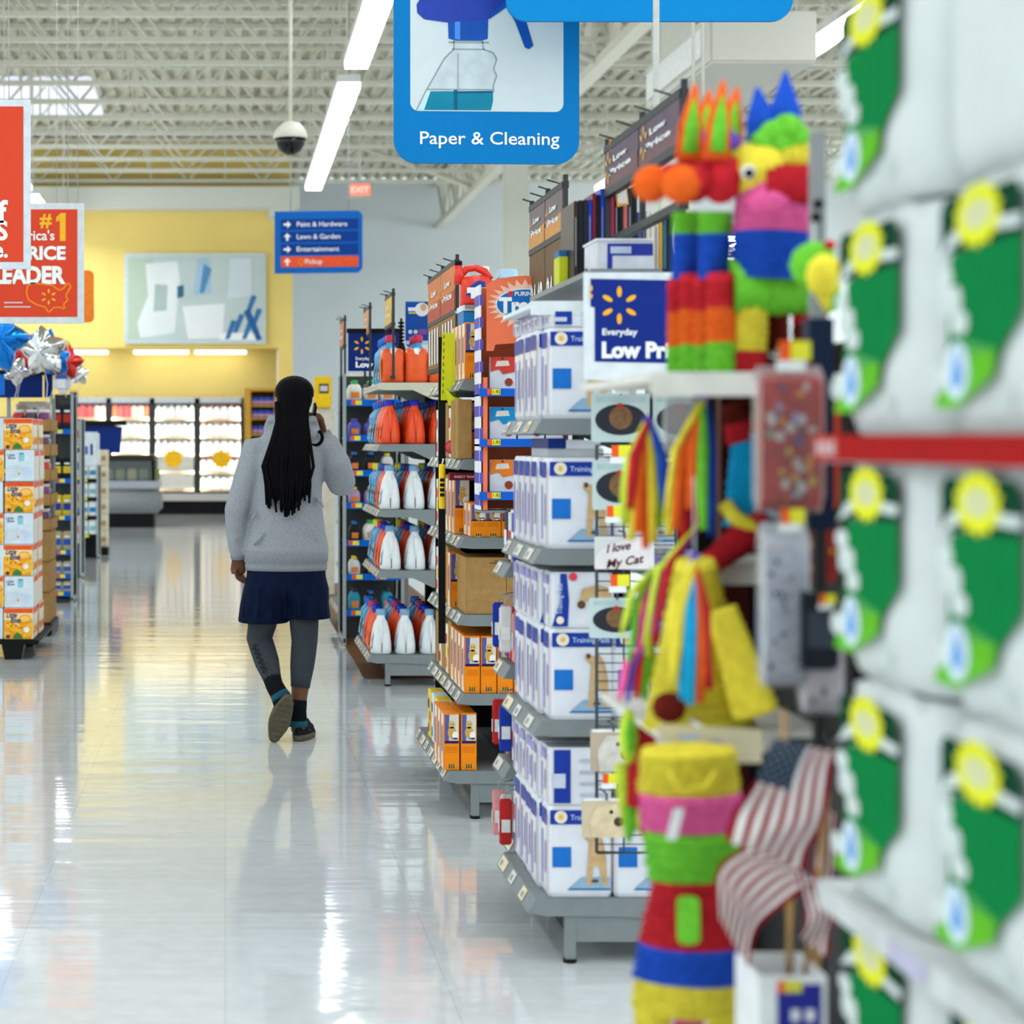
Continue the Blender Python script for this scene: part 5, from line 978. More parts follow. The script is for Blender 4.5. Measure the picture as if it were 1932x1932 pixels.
for r_, z in enumerate((.381, .668, .946, 1.215, 1.503, 1.772)): TP1.put((XT, 1.605, z), 'white and green paper towel pack, %s row up, beyond the right edge of the photo' % ORD[r_], 'paper towel packs')

# ---------------------------------------------------------------- party rack: piñatas, ribbons, candy, flags
C = {'or': '#ff6a26', 'gr': '#74d03c', 'bl': '#2557cc', 'rd': '#d02a34', 'ye': '#ffe648', 'pk': '#fb68a6', 'pu': '#6a54c4', 'br': '#6a2218', 'cy': '#16aee8', 'lm': '#d4ec48'}
CR = {k: M(v, .85, var=.14, scale=55, bump=.7, bscale=160) for k, v in C.items()}
def fringed(b, p0, p1, r0, r1, cols, rows=3, n=18, sq=1.0):
    """crepe fringe: rows of flared paper wound along an axis, one colour per band"""
    p0, p1 = Vector(p0), Vector(p1); N = len(cols) * rows; ax = (p1 - p0).normalized(); ref = Vector((0, 1, 0)) if abs(ax.y) < .8 else Vector((1, 0, 0)); a = (ref - ax * ref.dot(ax)).normalized(); c = ax.cross(a); rgs, mats = [], []
    for i in range(N):
        for k, fl in ((0.02, 1.07), (.98, .97)):
            u = (i + k) / N; r = r0 + (r1 - r0) * u; p = p0.lerp(p1, u); ph = R.random() * 6
            rgs.append([p + (a * math.cos(2 * math.pi * j / n) * r * sq + c * math.sin(2 * math.pi * j / n) * r) * (fl * (1 + (.02 * math.sin(5 * j + ph)))) for j in range(n)]); mats.append(CR[cols[i // rows]])
    b.rings(rgs, mats)
def puff(b, c, r, m, n=18):
    rx, ry, rz = r if isinstance(r, tuple) else (r, r, r); rgs = []
    for i in range(11):
        t = .05 + (math.pi - .1) * i / 10; k = 1 + (.05 if i % 2 else -.02); rgs.append([(c[0] + rx * k * math.sin(t) * math.cos(2 * math.pi * j / n), c[1] + ry * k * math.sin(t) * math.sin(2 * math.pi * j / n), c[2] - rz * math.cos(t)) for j in range(n)])
    b.rings(rgs, CR[m])
def cone(b, p0, p1, r, m, m2=None, flat=.45):
    b.tube([p0, Vector(p0).lerp(Vector(p1), .5), p1], [(r * flat, r), (r * flat * .8, r * .85), (.003, .003)], CR[m], 10)
    if m2: q0 = Vector(p0) + Vector((0, -r * flat - .004, .01)); q1 = Vector(p0).lerp(Vector(p1), .8) + Vector((0, -r * .3, 0)); b.tube([q0, q0.lerp(q1, .5), q1], [(.004, r * .55), (.004, r * .5), (.002, .002)], CR[m2], 8)
DP = 3.15; sP = DP / F
RX0, RX1 = X(1192, 3.05), X(1592, 3.05); RY0, RY1 = 2.92, 3.52; WSH = M('#dedcd2', .4)
t = thing('party_rack', 'white shelf rack holding the bright piñatas beside the paper towels', 'shelf', (RX0, RY0, 0)); W_ = RX1 - RX0
zt = Z(706, 2.95)
b = MB(); b.box(X(1352, RY1) - RX0, W_, .57, .6, .56, 1.62, M('#54201c', .6)); b.build('back_panel', t)
for nm, z, y0, xa_ in (('shelf', zt, .0, 0), ('shelf', Z(1062, 3.2), .26, X(1340, 3.18) - RX0), ('shelf', Z(1376, 3.05), .12, X(1236, 3.05) - RX0)):
    b = MB(); b.box(xa_, W_, y0, .57, z - .012, z, WSH); b.box(xa_, W_ - .09, y0 - .006, y0, z - .034, z + .002, WSH, bev=.001); b.build(nm, t)
b = MB(); b.box(-.03, W_, -.14, .06, .52, .55, WSH); b.box(.16, W_, .06, .57, .52, .55, WSH); b.build('base_deck', t); b = MB(); b.box(.17, W_ - .03, -.06, .55, 0, .52, M('#c9cbc6', .5)); b.build('base', t)
b = MB(); b.box(W_ - .03, W_, .0, .57, .55, zt + .05, BLACK); b.build('side_post', t)
b = MB(); b.box(W_ - .13, W_ - .10, .54, .57, .55, 1.62, BLACK); b.build('side_post', t)
q = lambda px, py, D=DP: P(px, py, D)
ZB = zt + .001
# big front donkey
t = thing('donkey_pinata', 'big donkey piñata with blue ears, yellow face and pink neck on the white shelf', 'piñata', (X(1455, DP), DP, ZB)); O = Vector(t.location)
rel = lambda px, py, D=DP: P(px, py, D) - O
def legs(t, items, nm='leg'):
    for p0, p1, r, cols in items: b = MB(); fringed(b, p0, p1, r, r * .98, cols); b.build(nm, t)
legs(t, [((rel(1408, 0).x, .0, .0), rel(1412, 565), .031, ('rd', 'ye', 'ye')), ((rel(1500, 0).x, .14, 0), (rel(1500, 0).x, .14, rel(0, 560).z), .03, ('br', 'br', 'br')), ((rel(1420, 0).x, .16, 0), (rel(1420, 0).x, .16, rel(0, 560).z), .028, ('rd', 'rd', 'ye')), ((rel(1535, 0).x, .02, 0), (rel(1535, 0).x, .02, rel(0, 560).z), .028, ('br', 'br', 'rd'))])
b = MB(); fringed(b, rel(1378, 545), rel(1572, 540), .045, .042, ('gr', 'gr', 'gr')); fringed(b, rel(1380, 545, DP + .13), rel(1560, 545, DP + .13), .04, .04, ('gr', 'gr')); b.build('body', t)
b = MB(); fringed(b, rel(1452, 530), rel(1462, 352), .062, .06, ('bl', 'bl', 'pk', 'pk')); b.build('neck', t)
b = MB(); puff(b, rel(1432, 325), (.052, .055, .05), 'ye'); fringed(b, rel(1420, 318), rel(1542, 300, DP - .03), .04, .026, ('ye', 'ye')); fringed(b, rel(1452, 352, DP - .03), rel(1545, 345, DP - .06), .036, .028, ('rd', 'rd')); puff(b, rel(1448, 380, DP - .02), (.04, .05, .03), 'pk'); hd = b.build('head', t)
b = MB(); e = rel(1412, 325, DP - .056); b.ball(e, (.012, .006, .012), WHITE, 12, 7); b.ball(e + Vector((0, -.005, -.002)), (.008, .004, .008), BLACK, 10, 7); b.build('eye', hd)
for a, c in (((1445, 285), (1428, 165)), ((1480, 280), (1482, 135))): b = MB(); cone(b, rel(*a), rel(*c), .03, 'bl'); b.build('ear', t)
b = MB()
for px, py, r in ((1440, 268, .02), (1460, 255, .024), (1485, 245, .026), (1505, 262, .022), (1470, 275, .025)): puff(b, rel(px, py, DP - .02), r, 'gr', 10)
b.build('mane', t)
# two slim donkeys beside it, noses towards the aisle
for lab, px, D, dk in (('slim banded donkey piñata nearest the aisle, orange nose, behind', 1308, 3.26, 0), ('slim banded donkey piñata between the aisle one and the big donkey', 1360, 3.14, 1)):
    t = thing('donkey_pinata', lab, 'piñata', (X(px, D), D, ZB)); O = Vector(t.location); hz = P(px, 335, D).z - ZB; bands = ('gr', 'or', 'rd', 'bl', 'gr'); top = P(0, 395, D).z - ZB
    for dx, dy in ((-.0, 0), (.0, .09)): b = MB(); fringed(b, (dx, dy, 0), (dx, dy, top * .62), .023, .022, bands[:3]); b.build('leg', t)
    b = MB(); fringed(b, (0, .04, top * .6), (0, .035, top), .026, .026, ('bl', 'bl', 'gr')); b.build('body', t)
    b = MB(); puff(b, (0, 0, hz), (.034, .036, .042), 'rd'); fringed(b, (-.012, 0, hz), (-.05, -.01, hz - .006), .027, .024, ('rd',)); h_ = b.build('head', t)
    b = MB(); puff(b, (-.072 if dk == 0 else -.066, -.012, hz - .012), .031, 'or'); b.build('nose', h_)
    for s_, tx in ((-1, -.004), (1, .034)): b = MB(); cone(b, (s_ * .016, .0 + .03 * s_, hz + .025), (tx, .03 * s_, hz + .15), .023, 'or', 'gr', .5); b.build('ear', t)
    b = MB()
    for dx, dz in ((-.01, .045), (.012, .055), (.0, .07)): puff(b, (dx, -.02, hz + dz), .014, 'pu', 8)
    b.build('mane', t)
# green and yellow bird piñata hanging at the right
t = thing('bird_pinata', 'small lime and yellow bird piñata hanging right of the big donkey', 'piñata', P(1545, 585, 2.86)); O = Vector(t.location)
b = MB(); puff(b, P(1535, 500, 2.86) - O, (.034, .03, .034), 'gr'); b.build('body', t)
b = MB(); puff(b, P(1555, 520, 2.83) - O, (.026, .02, .032), 'ye'); cone(b, P(1550, 540, 2.83) - O, P(1562, 588, 2.83) - O, .012, 'ye'); b.build('wing', t)
for px, py, c in ((1520, 470, 'ye'), (1535, 458, 'lm'), (1563, 470, 'lm')): b = MB(); cone(b, P(1535, 490, 2.86) - O, P(px, py, 2.86) - O, .012, c); b.build('feather', t)
b = MB(); b.ball(P(1566, 462, 2.84) - O, (.009, .008, .007), CR['rd'], 10, 7); b.build('beak', t)
b = MB(); b.tube([P(1535, 480, 2.86) - O, P(1535, 380, 2.95) - O], .0015, WHITE, 4); b.build('string', t)
c0 = Vector((P(1545, 400, 2.92).x, 2.925, zt + .002)); b = MB(); b.box(-.008, .012, 0, .02, 0, .36, M('#8d9091', .5)); sp0 = b.build('shelf_post', None, c0); tag(sp0, 'grey metal post with two black knobs right of the big donkey', 'post')
for px, py in ((1544, 385), (1540, 410)): b = MB(); b.lathe(P(px, py, 2.9) - c0, [(.002, -.008), (.008, -.004), (.008, .004), (.002, .008)], BLACK, 10); b.build('knob', sp0)
# ribbon tassels
def ribbons(label, top, bots, D, cols, wd=9.0):
    t = thing('ribbon_tassel', label, 'ribbons', P(*top, D)); O = Vector(t.location); s = D / F
    for i, ((bx, by), c) in enumerate(zip(bots, cols)):
        b = MB(); p0 = Vector((R.uniform(-.003, .003), R.uniform(-.005, .005), 0)); p1 = P(bx, by, D + R.uniform(-.03, .03)) - O; m = p0.lerp(p1, .4) + Vector(((bx - top[0]) * s * .35, 0, 0))
        pts = [p0, p0.lerp(m, .5), m, m.lerp(p1, .5) + Vector((R.uniform(-.003, .003), 0, 0)), p1]; k = wd * s
        b.tube(pts, [(.002, k * .5), (.004, k * .9), (.005, k * 1.15), (.005, k * 1.1), (.002, k * .8)], M(C[c], .6, var=.15, scale=40), 8); b.build('ribbon', t)
    b = MB(); b.ball((0, 0, 0), .008, CR['pu'], 8, 6); b.build('knot', t)
    b = MB(); b.tube([(0, 0, 0), (.004, .02, zt - O.z - .012 if O.z > 1.35 else .12)], .001, WHITE, 4); b.build('string', t)
    return t
ribbons('orange and yellow ribbon tassel hanging at the aisle end of the white shelf', (1222, 792), [(1178, 990), (1190, 1020), (1205, 1005), (1218, 1035), (1232, 1025), (1245, 995), (1255, 960), (1188, 960)], 3.2, ['lm', 'ye', 'or', 'or', 'ye', 'gr', 'bl', 'rd'])
ribbons('rainbow ribbon tassel hanging in the middle under the white shelf', (1328, 752), [(1262, 1010), (1275, 1000), (1290, 1030), (1312, 1005), (1328, 1000), (1342, 1010), (1300, 960), (1252, 985)], 3.12, ['ye', 'or', 'rd', 'rd', 'gr', 'bl', 'or', 'ye'], 10)
ribbons('red and magenta ribbon tassel crossing below the rainbow tassel', (1322, 985), [(1245, 1170), (1262, 1150), (1230, 1200), (1278, 1130), (1215, 1215)], 3.14, ['rd', 'rd', 'pk', 'pu', 'lm'])
ribbons('lime ribbon tassel with pink and purple tips low at the aisle end', (1245, 1060), [(1172, 1200), (1185, 1250), (1205, 1260), (1222, 1240), (1236, 1215), (1196, 1180), (1250, 1190)], 3.2, ['lm', 'gr', 'pk', 'lm', 'rd', 'ye', 'pu'])
ribbons('pink, purple and red ribbon tips hanging below the lime tassel', (1225, 1205), [(1168, 1322), (1184, 1325), (1200, 1318), (1216, 1322), (1228, 1290), (1212, 1290)], 3.2, ['pk', 'pu', 'rd', 'gr', 'lm', 'rd'], 9)
ribbons('cyan, yellow and orange ribbon tassel over the yellow piñata', (1310, 1050), [(1258, 1240), (1290, 1320), (1302, 1330), (1320, 1325), (1338, 1300), (1270, 1290)], 2.93, ['ye', 'cy', 'cy', 'or', 'rd', 'ye'], 11)
# blue, yellow and red parrot piñata
t = thing('parrot_pinata', 'blue, yellow and red parrot piñata hanging under the white shelf', 'piñata', P(1410, 1010, 3.18)); O = Vector(t.location); g = lambda px, py, D=3.18: P(px, py, D) - O
b = MB(); fringed(b, g(1425, 990), g(1418, 815), .05, .03, ('cy', 'cy', 'cy')); b.build('body', t)
b = MB(); b.tube([g(1366, 950, 3.14), g(1385, 975, 3.13), g(1430, 1003, 3.13), g(1470, 1010, 3.13)], .013, CR['ye'], 10); b.build('trim', t)
b = MB(); fringed(b, g(1440, 985, 3.15), g(1330, 1072, 3.13), .03, .018, ('rd', 'rd')); b.build('tail', t)
b = MB(); fringed(b, g(1405, 830), g(1385, 760), .03, .02, ('rd', 'br')); b.build('head', t)
# big yellow piñata
t = thing('bird_pinata', 'large yellow piñata with drooping wing on the lower rack shelf', 'piñata', (X(1330, 3.05), 3.06, Z(1376, 3.05) + .001)); O = Vector(t.location); g = lambda px, py, D=3.06: P(px, py, D) - O
b = MB(); fringed(b, (0, .03, 0), g(1312, 1055), .082, .03, ('ye',) * 5); b.build('body', t)
b = MB(); fringed(b, g(1362, 1150, 3.0), g(1425, 1345, 3.0), .022, .036, ('ye',) * 4); b.build('wing', t)
b = MB(); puff(b, g(1262, 1335, 2.99), (.026, .02, .024), 'br'); b.build('foot', t)  # brown puff stands in for a dark hole low on the body
# large banded donkey at the bottom
DB = 2.86; t = thing('donkey_pinata', 'tall banded piñata at the bottom with yellow head, pink, green, red and blue bands', 'piñata', (X(1305, DB), DB, .551)); O = Vector(t.location); g = lambda px, py, D=DB: P(px, py, D) - O; sB = DB / F
b = MB()
fringed(b, g(1300, 1490), g(1298, 1410), 92 * sB, 86 * sB, ('ye', 'ye'), sq=.8); b.build('head', t)
b = MB(); fringed(b, g(1304, 1560), g(1302, 1488), 90 * sB, 94 * sB, ('pk',), 4, sq=.8); fringed(b, g(1308, 1652), g(1304, 1558), 84 * sB, 86 * sB, ('gr',), 4, sq=.8); b.build('chest', t)
b = MB(); fringed(b, g(1308, 1775), g(1308, 1648), 98 * sB, 72 * sB, ('rd',), 6, sq=.8); fringed(b, g(1306, 1840), g(1306, 1770), 106 * sB, 94 * sB, ('bl',), 4, sq=.8); b.build('jacket', t)
b = MB(); f = Frame(g(1280, 1782, DB - .085), (1, 0, 0), (.02, .16, 1), sB); b.plate(f, rrect(0, 0, 40, 86, 12), CR['gr'], .006); b.build('tie', t)
b = MB(); f = Frame(g(1256, 1585, DB - .078), (1, 0, 0), (.25, -.0, 1), sB); b.plate(f, rrect(0, 0, 20, 60, 3), PAPER, .001); b.build('tag', t)
b = MB(); fringed(b, g(1303, 1900), g(1305, 1838), 106 * sB, 100 * sB, ('ye',), 4, sq=.8); b.build('skirt', t)
for px, r in ((1232, 34), (1372, 36)): b = MB(); fringed(b, (X(px, DB) - O.x, 0, 0), g(px, 1890), r * sB, r * sB, ('pk', 'pk', 'ye')); b.build('leg', t)
b = MB(); fringed(b, (X(1303, DB) - O.x, .05, 0), g(1303, 1895, DB + .05), 28 * sB, 28 * sB, ('pk', 'pk', 'pk')); b.build('leg', t)
b = MB(); b.tube([g(1262, 1455, DB - .075), g(1280, 1490, DB - .08), g(1330, 1485, DB - .08), g(1350, 1455, DB - .07)], .003, CR['ye'], 6); b.build('stitch', t)
# small red and lime one at its left
t = thing('parrot_pinata', 'small red piñata with lime wing hanging behind the tall banded one', 'piñata', P(1200, 1590, 3.25)); O = Vector(t.location); g = lambda px, py, D=3.25: P(px, py, D) - O
b = MB(); fringed(b, g(1212, 1520), g(1222, 1345), .026, .03, ('rd',) * 4); b.build('body', t); b = MB(); puff(b, g(1186, 1390, 3.21), (.016, .012, .046), 'lm'); puff(b, g(1188, 1388, 3.2), (.008, .006, .03), 'gr'); b.build('wing', t)
b = MB(); cone(b, g(1172, 1440), g(1178, 1560), .012, 'lm'); cone(b, g(1190, 1520), g(1186, 1590), .014, 'gr'); cone(b, g(1215, 1515), g(1218, 1590), .014, 'rd'); cone(b, g(1205, 1515), g(1204, 1570), .014, 'lm'); b.build('feather', t)
b = MB(); b.tube([g(1222, 1345), g(1222, 1290)], .001, WHITE, 4); b.build('string', t)
# cream price card and white balls standing in for glints on the pegs
c = P(1330, 1440, 2.93); t = thing('price_card', 'cream price holder across the rack above the tall banded piñata', 'price card', c); f = Frame((-.07, 0, 0)); b = MB(); b.plate(f, [(0, .045), (.085, .0), (.155, -.0), (.155, .05), (.0, .058)], M('#d8cfae', .45), .003); b.poly(f, ell(.085, .028, .014, .008), M('#a9a4c0', .5), .001); b.rect(f, .03, .035, .06, .045, M('#b9c3dc', .5), .001); b.build('card', t)
b = MB(); b.tube([(0, .004, .05), (0, .11, .052)], .004, WHITE, 6); b.build('clip', t)
for k, (px, py) in enumerate(((1228, 1325), (1308, 822))): b = MB(); b.ball((0, 0, 0), .006, M('#f4f4f2', .1, var=0), 12, 8); b.tube([(0, 0, 0), (.0, .1, .004)], .002, CHROME, 5); tag(b.build('peg_hook', None, P(px, py, 3.12)), 'peg with a white ball for its glint, %s' % ('low by the pink ribbons', 'high by the rainbow ribbons')[k], 'hook')
b = MB(); b.rings([[(x * k, y, z) for x, y in ((-.035, -.006), (.035, -.006), (.035, .006), (-.035, .006))] for z, k in ((0, .9), (.03, 1), (.09, .95), (.1, .8))], glass('#e8eaf0', .5, .15), smooth=False); tag(b.build('clear_bag', None, P(1292, 862, 3.3)), 'clear shiny bag hanging behind the two upper tassels', 'bag')
# candy strips
FILM = glass('#f0f2f4', .03, .06)
def strip_bag(label, px0, py0, px1, py1, D, m, dots, n, seed, film=True):
    rr = random.Random(seed); s = D / F; w_, h_ = (px1 - px0) * s, (py1 - py0) * s; t = thing('candy_bag', label, 'bag', P((px0 + px1) / 2, py1, D)); d = .035
    b = MB(); b.rings([[(x * k, y * q_, z) for x, y in ((-w_ / 2, -d / 2), (w_ / 2, -d / 2), (w_ / 2, d / 2), (-w_ / 2, d / 2))] for z, k, q_ in ((0, .95, .2), (.01, 1, .7), (h_ * .5, 1.0, 1), (h_ * .88, 1, .8), (h_ * .93, .97, .15))], m, smooth=False); b.build('contents', t)
    b = MB(); f = Frame((-w_ / 2, -d / 2 - .0005, 0))
    for k in range(n):
        x, z = rr.uniform(.1, .9) * w_, rr.uniform(.08, .86) * h_; c = M(rr.choice(dots), .4); b.poly(f, ell(x, z, rr.uniform(.05, .09) * w_, rr.uniform(.05, .1) * w_, 10), c, .001 + .0001 * k)
    b.build('printed_face', t)
    if film:
        b = MB(); b.rings([[(x, y * q_, z) for x, y in ((-w_ / 2 - .003, -d / 2 - .008), (w_ / 2 + .003, -d / 2 - .008), (w_ / 2 + .003, d / 2 + .006), (-w_ / 2 - .003, d / 2 + .006))] for z, q_ in ((-.004, .2), (.02, 1), (h_ * .9, 1), (h_ * 1.0, .1))], FILM, smooth=False); b.build('clear_wrapper', t)
    b = MB(); b.tube([(0, .002, h_ * .95), (0, .002, h_ + .02), (0, .06, h_ + .022)], .002, STEEL, 5); b.build('hook', t); return t
DC = 2.72
strip_bag('tall clear bag of red and mixed candy on the strip beside the paper towels', 1432, 690, 1542, 962, DC, M('#b83426', .6, var=.3, scale=60), ['#e7c94a', '#b9aed8', '#e7e2dc', '#d8483a', '#6a5a8a', '#8fc8a0', '#f0a040'], 42, 3)
strip_bag('narrow orange-red candy bag just behind the tall candy bag', 1556, 700, 1578, 960, DC + .1, M('#d2472a', .4), ['#e07a3a', '#b83020'], 8, 4, False)
strip_bag('clear bag of white and navy party packs below the candy bag', 1440, 985, 1514, 1290, DC, M('#c9ccd6', .4, var=.2, scale=30), ['#dfe2ea', '#3a4668', '#b9bccb', '#2f4a7a', '#e9d9d0', '#6a6f80'], 30, 5)
strip_bag('pale pink and navy party pack right of the white packs', 1516, 1150, 1578, 1340, DC, M('#d5cdd2', .45, var=.15), ['#e7e2e2', '#3a3f50', '#d8a8a4', '#c9ccda'], 14, 6)
b = MB(); b.box(-.024, .024, -.012, .012, 0, .105, M('#20242c', .4), bev=.004); b.rect(Frame((-.02, -.0125, .03)), 0, 0, .035, .05, M('#3d444e', .5), .0006); tag(b.build('dark_packet', None, P(1546, 1262, DC - .03)), 'black packet in front of the pale pink party pack', 'packet')
b = MB(); b.box(-.018, .018, 0, .03, 0, .3, M('#14233a', .5)); tag(b.build('strip_hanger', None, P(1550, 1000, DC + .05)), 'dark navy hanger strip between the candy bags', 'strip')
strip_bag('red and yellow packet half hidden right of the parrot piñata', 1516, 985, 1572, 1100, DC + .15, M('#8a2a24', .45), ['#d8b02c', '#5a4a1c', '#c9352a'], 9, 8, False)
for i, (px, py, wd) in enumerate(((1500, 680, 60), (1496, 988, 46), (1562, 1140, 30))): hook_tag(px, py, DC - .06, 'blurred red and yellow price tag on the candy strip, %s down' % ORD[i], wd)
b = MB(); b.box(-.008, .008, 0, .012, 0, Z(660, DC) - .5, M('#2a2c2e', .4)); tag(b.build('strip_post', None, (X(1548, DC + .1), DC + .1, .5)), 'thin dark post carrying the candy strips', 'post')
# US stick flags in a white bin
DF = 2.58; sF = DF / F
t = thing('flag_bin', 'white cardboard bin with navy label holding the stick flags', 'bin', (X(1432, DF), DF, 0)); zb = Z(1842, DF)
w_ = 128 * sF; b = MB()
for x0_, x1_, y0_, y1_ in ((0, w_, 0, .004), (0, w_, .116, .12), (0, .004, .004, .116), (w_ - .004, w_, .004, .116)): b.box(x0_, x1_, y0_, y1_, 0, zb, PAPER)
b.box(.004, w_ - .004, .004, .116, .42, .425, PAPER); b.build('carton', t)
b = MB(); f = Frame((0, -.0005, zb), sc=sF); b.rect(f, 34, -110, 118, -14, M('#2a2f8c', .45), .0006); b.rect(f, 34, -30, 48, -8, TAGO, .001); b.rect(f, 48, -30, 80, -8, M('#d8d23a', .5), .0012); b.rect(f, 60, -84, 76, -62, PAPER, .001); b.rect(f, 88, -84, 104, -62, PAPER, .001); b.build('label', t)
FR_, FW, FN = M('#951522', .8, var=.08), M('#efedea', .75, var=.05), M('#2a3a50', .75, var=.12)
def flag(label, A, B, Cc, Dd, stick0, stick1, canton=True, wave=.012, D0=DF, bulge=0.0, nst=13, phase=0.0):
    """cloth through four corners: hoist edge A-B, fly edge Cc-Dd"""
    t = thing('stick_flag', label, 'flag', P(*stick1, D0 + .05), 'US stick flags in the white bin'); O = Vector(t.location); b = MB(); nu, nv = 20, nst * 2
    pa, pb, pc, pd = [P(p[0], p[1], D0 + p[2]) - O for p in (A, B, Cc, Dd)]
    def pt(u, v):
        p = pa.lerp(pb, v).lerp(pc.lerp(pd, v), u); side = (pb - pa).normalized()
        return p + Vector((0, -1, 0)) * (wave * math.sin(u * 7 + v * 5 + phase) * (.3 + u) + bulge * math.sin(math.pi * u)) + side * (bulge * 1.2 * math.sin(math.pi * u) * (1 - v * .4)) + Vector((0, 0, wave * .4 * math.sin(u * 9 + phase)))
    for i in range(nu):
        for j in range(nv):
            st = j // 2; u0, u1, v0, v1 = i / nu, (i + 1) / nu, j / nv, (j + 1) / nv
            m = FN if canton and u0 < .39 and v0 < 7 / 13 else (FR_ if st % 2 == 0 else FW)
            b.add([pt(u0, v0), pt(u1, v0), pt(u1, v1), pt(u0, v1)], [(0, 1, 2, 3)], m, True)
    if canton:
        for r_ in range(7):
            for c_ in range(5):
                u, v = .03 + c_ * .075 + (.035 if r_ % 2 else 0), .04 + r_ * .072; c0 = pt(u, v) + Vector((0, -.0012, 0)); b.add([c0 + Vector((.0022 * math.cos(k * 1.2566 + .3), 0, .0022 * math.sin(k * 1.2566 + .3))) for k in range(5)], [(0, 1, 2, 3, 4)], M('#8f9aa2', .7))
    b.build('cloth', t)
    b = MB(); b.tube([P(*stick0, D0 + .03) - O, P(*stick1, D0 + .05) - O], .0035, M('#b9925a', .6), 8); b.build('stick', t)
    return t
flag('stick flag with grey-navy star field uppermost in the bunch', (1462, 1392, .0), (1578, 1420, .02), (1364, 1584, -.02), (1524, 1652, .0), (1478, 1340), (1492, 1850))
b_ = flag('striped stick flag folded below the uppermost one, fanning to the left', (1440, 1592, .02), (1542, 1672, .01), (1352, 1722, -.02), (1412, 1822, -.01), (1500, 1600), (1484, 1860), False, .006, DF, -.02, 13, 1.0)
flag('striped stick flag curling down at the right of the bunch', (1500, 1640, -.01), (1562, 1680, .0), (1505, 1760, .0), (1556, 1800, .01), (1545, 1640), (1515, 1856), False, .008, DF + .02, .01, 9, 2.0)
flag('darker striped stick flag hanging behind the bunch toward the towels', (1545, 1520, .03), (1580, 1540, .03), (1530, 1700, .05), (1568, 1720, .05), (1560, 1500), (1530, 1856), False, .006, DF + .05, 0, 7, .5)
t = thing('red_pennant', 'small dark red pennant tip poking right before the paper towels', 'flag', P(1558, 1740, DF + .02)); O = Vector(t.location); b = MB(); pts = [P(1555, 1688, DF + .02) - O, P(1590, 1694, DF + .0) - O, P(1628, 1724, DF - .01) - O, P(1588, 1738, DF) - O, P(1556, 1742, DF + .02) - O]
b.add(pts + [p + Vector((0, .003, 0)) for p in pts], [(0, 1, 2, 3, 4), (9, 8, 7, 6, 5)] + [(i, (i + 1) % 5, 5 + (i + 1) % 5, 5 + i) for i in range(5)], FR_); b.build('cloth', t); b = MB(); b.tube([P(1556, 1690, DF + .03) - O, P(1540, 1856, DF + .05) - O], .003, M('#b9925a', .6), 6); b.build('stick', t)
# ---------------------------------------------------------------- the shopper
DPn = 9.8; sp_ = DPn / F
man = thing('person', 'person with long dreadlocks in grey hoodie and navy shorts walking away, phone to ear', 'person', (X(545, DPn), DPn, 0))
def B(px, py, y=0.0): return Vector(((px - 545) * sp_, y, (1397 - py) * sp_))
def fuse(b, name, parent, voxel, smooth=6, factor=.5):
    """merge overlapping pieces into one continuous surface"""
    o = b.build(name); md = o.modifiers.new('fuse', 'REMESH'); md.mode = 'VOXEL'; md.voxel_size = voxel
    ms = o.modifiers.new('relax', 'SMOOTH'); ms.iterations = smooth; ms.factor = factor
    bpy.context.view_layer.update(); dg = bpy.context.evaluated_depsgraph_get(); me = bpy.data.meshes.new_from_object(o.evaluated_get(dg)); o.modifiers.clear()
    old = o.data; o.data = me; me.materials.clear()
    for m in b.mats[:1]: me.materials.append(m)
    me.polygons.foreach_set('use_smooth', [True] * len(me.polygons)); me.polygons.foreach_set('material_index', [0] * len(me.polygons)); me.update()
    bpy.data.meshes.remove(old); o.parent = parent; return o
SKIN = M('#6e4836', .5, var=.08, scale=12); HOOD = M('#9b9fa4', .95, var=.16, scale=140, bump=.35, bscale=420); SHORT = M('#0d1830', .75, var=.2, scale=20); LEG = M('#3d4247', .85, var=.12, scale=90); HAIR = M('#0d0c0e', .75, var=.3, scale=60)
def el(c, rx, ry, n=20): return [(c[0] + rx * math.cos(2 * math.pi * k / n), c[1] + ry * math.sin(2 * math.pi * k / n), c[2]) for k in range(n)]
def hand(b, wrist, d, side, palm_n, curl, sp=.0095):
    """palm and five fingers; d points to the fingertips, side towards the thumb"""
    d, side, pn = d.normalized(), side.normalized(), palm_n.normalized()
    b.tube([wrist - d * .02, wrist + d * .02, wrist + d * .055, wrist + d * .085], [(.021, .026), (.018, .034), (.016, .041), (.013, .038)], SKIN, 12)
    for k, (off, L) in enumerate(((.029, .070), (.010, .078), (-.010, .073), (-.029, .057))):
        p = wrist + d * (.078 - abs(off) * .15) + side * off; pts = [p - d * .02, p]; a = curl * .6; dirn = d.copy()
        for q in range(3): dirn = (d * math.cos(a) + pn * math.sin(a)); p = p + dirn * L * (.42, .32, .26)[q]; pts.append(p); a += curl
        b.tube(pts, [.0095, .0093, .0088, .008, .0065], SKIN, 8)
    p = wrist + d * .028 + side * .030; t1 = p + (d * .6 + side * .75 + pn * .25).normalized() * .038; t2 = t1 + (d * .9 + side * .2 + pn * .35).normalized() * .03
    b.tube([wrist + d * .018 + side * .012, p, t1, t2], [.014, .0125, .0105, .008], SKIN, 8)
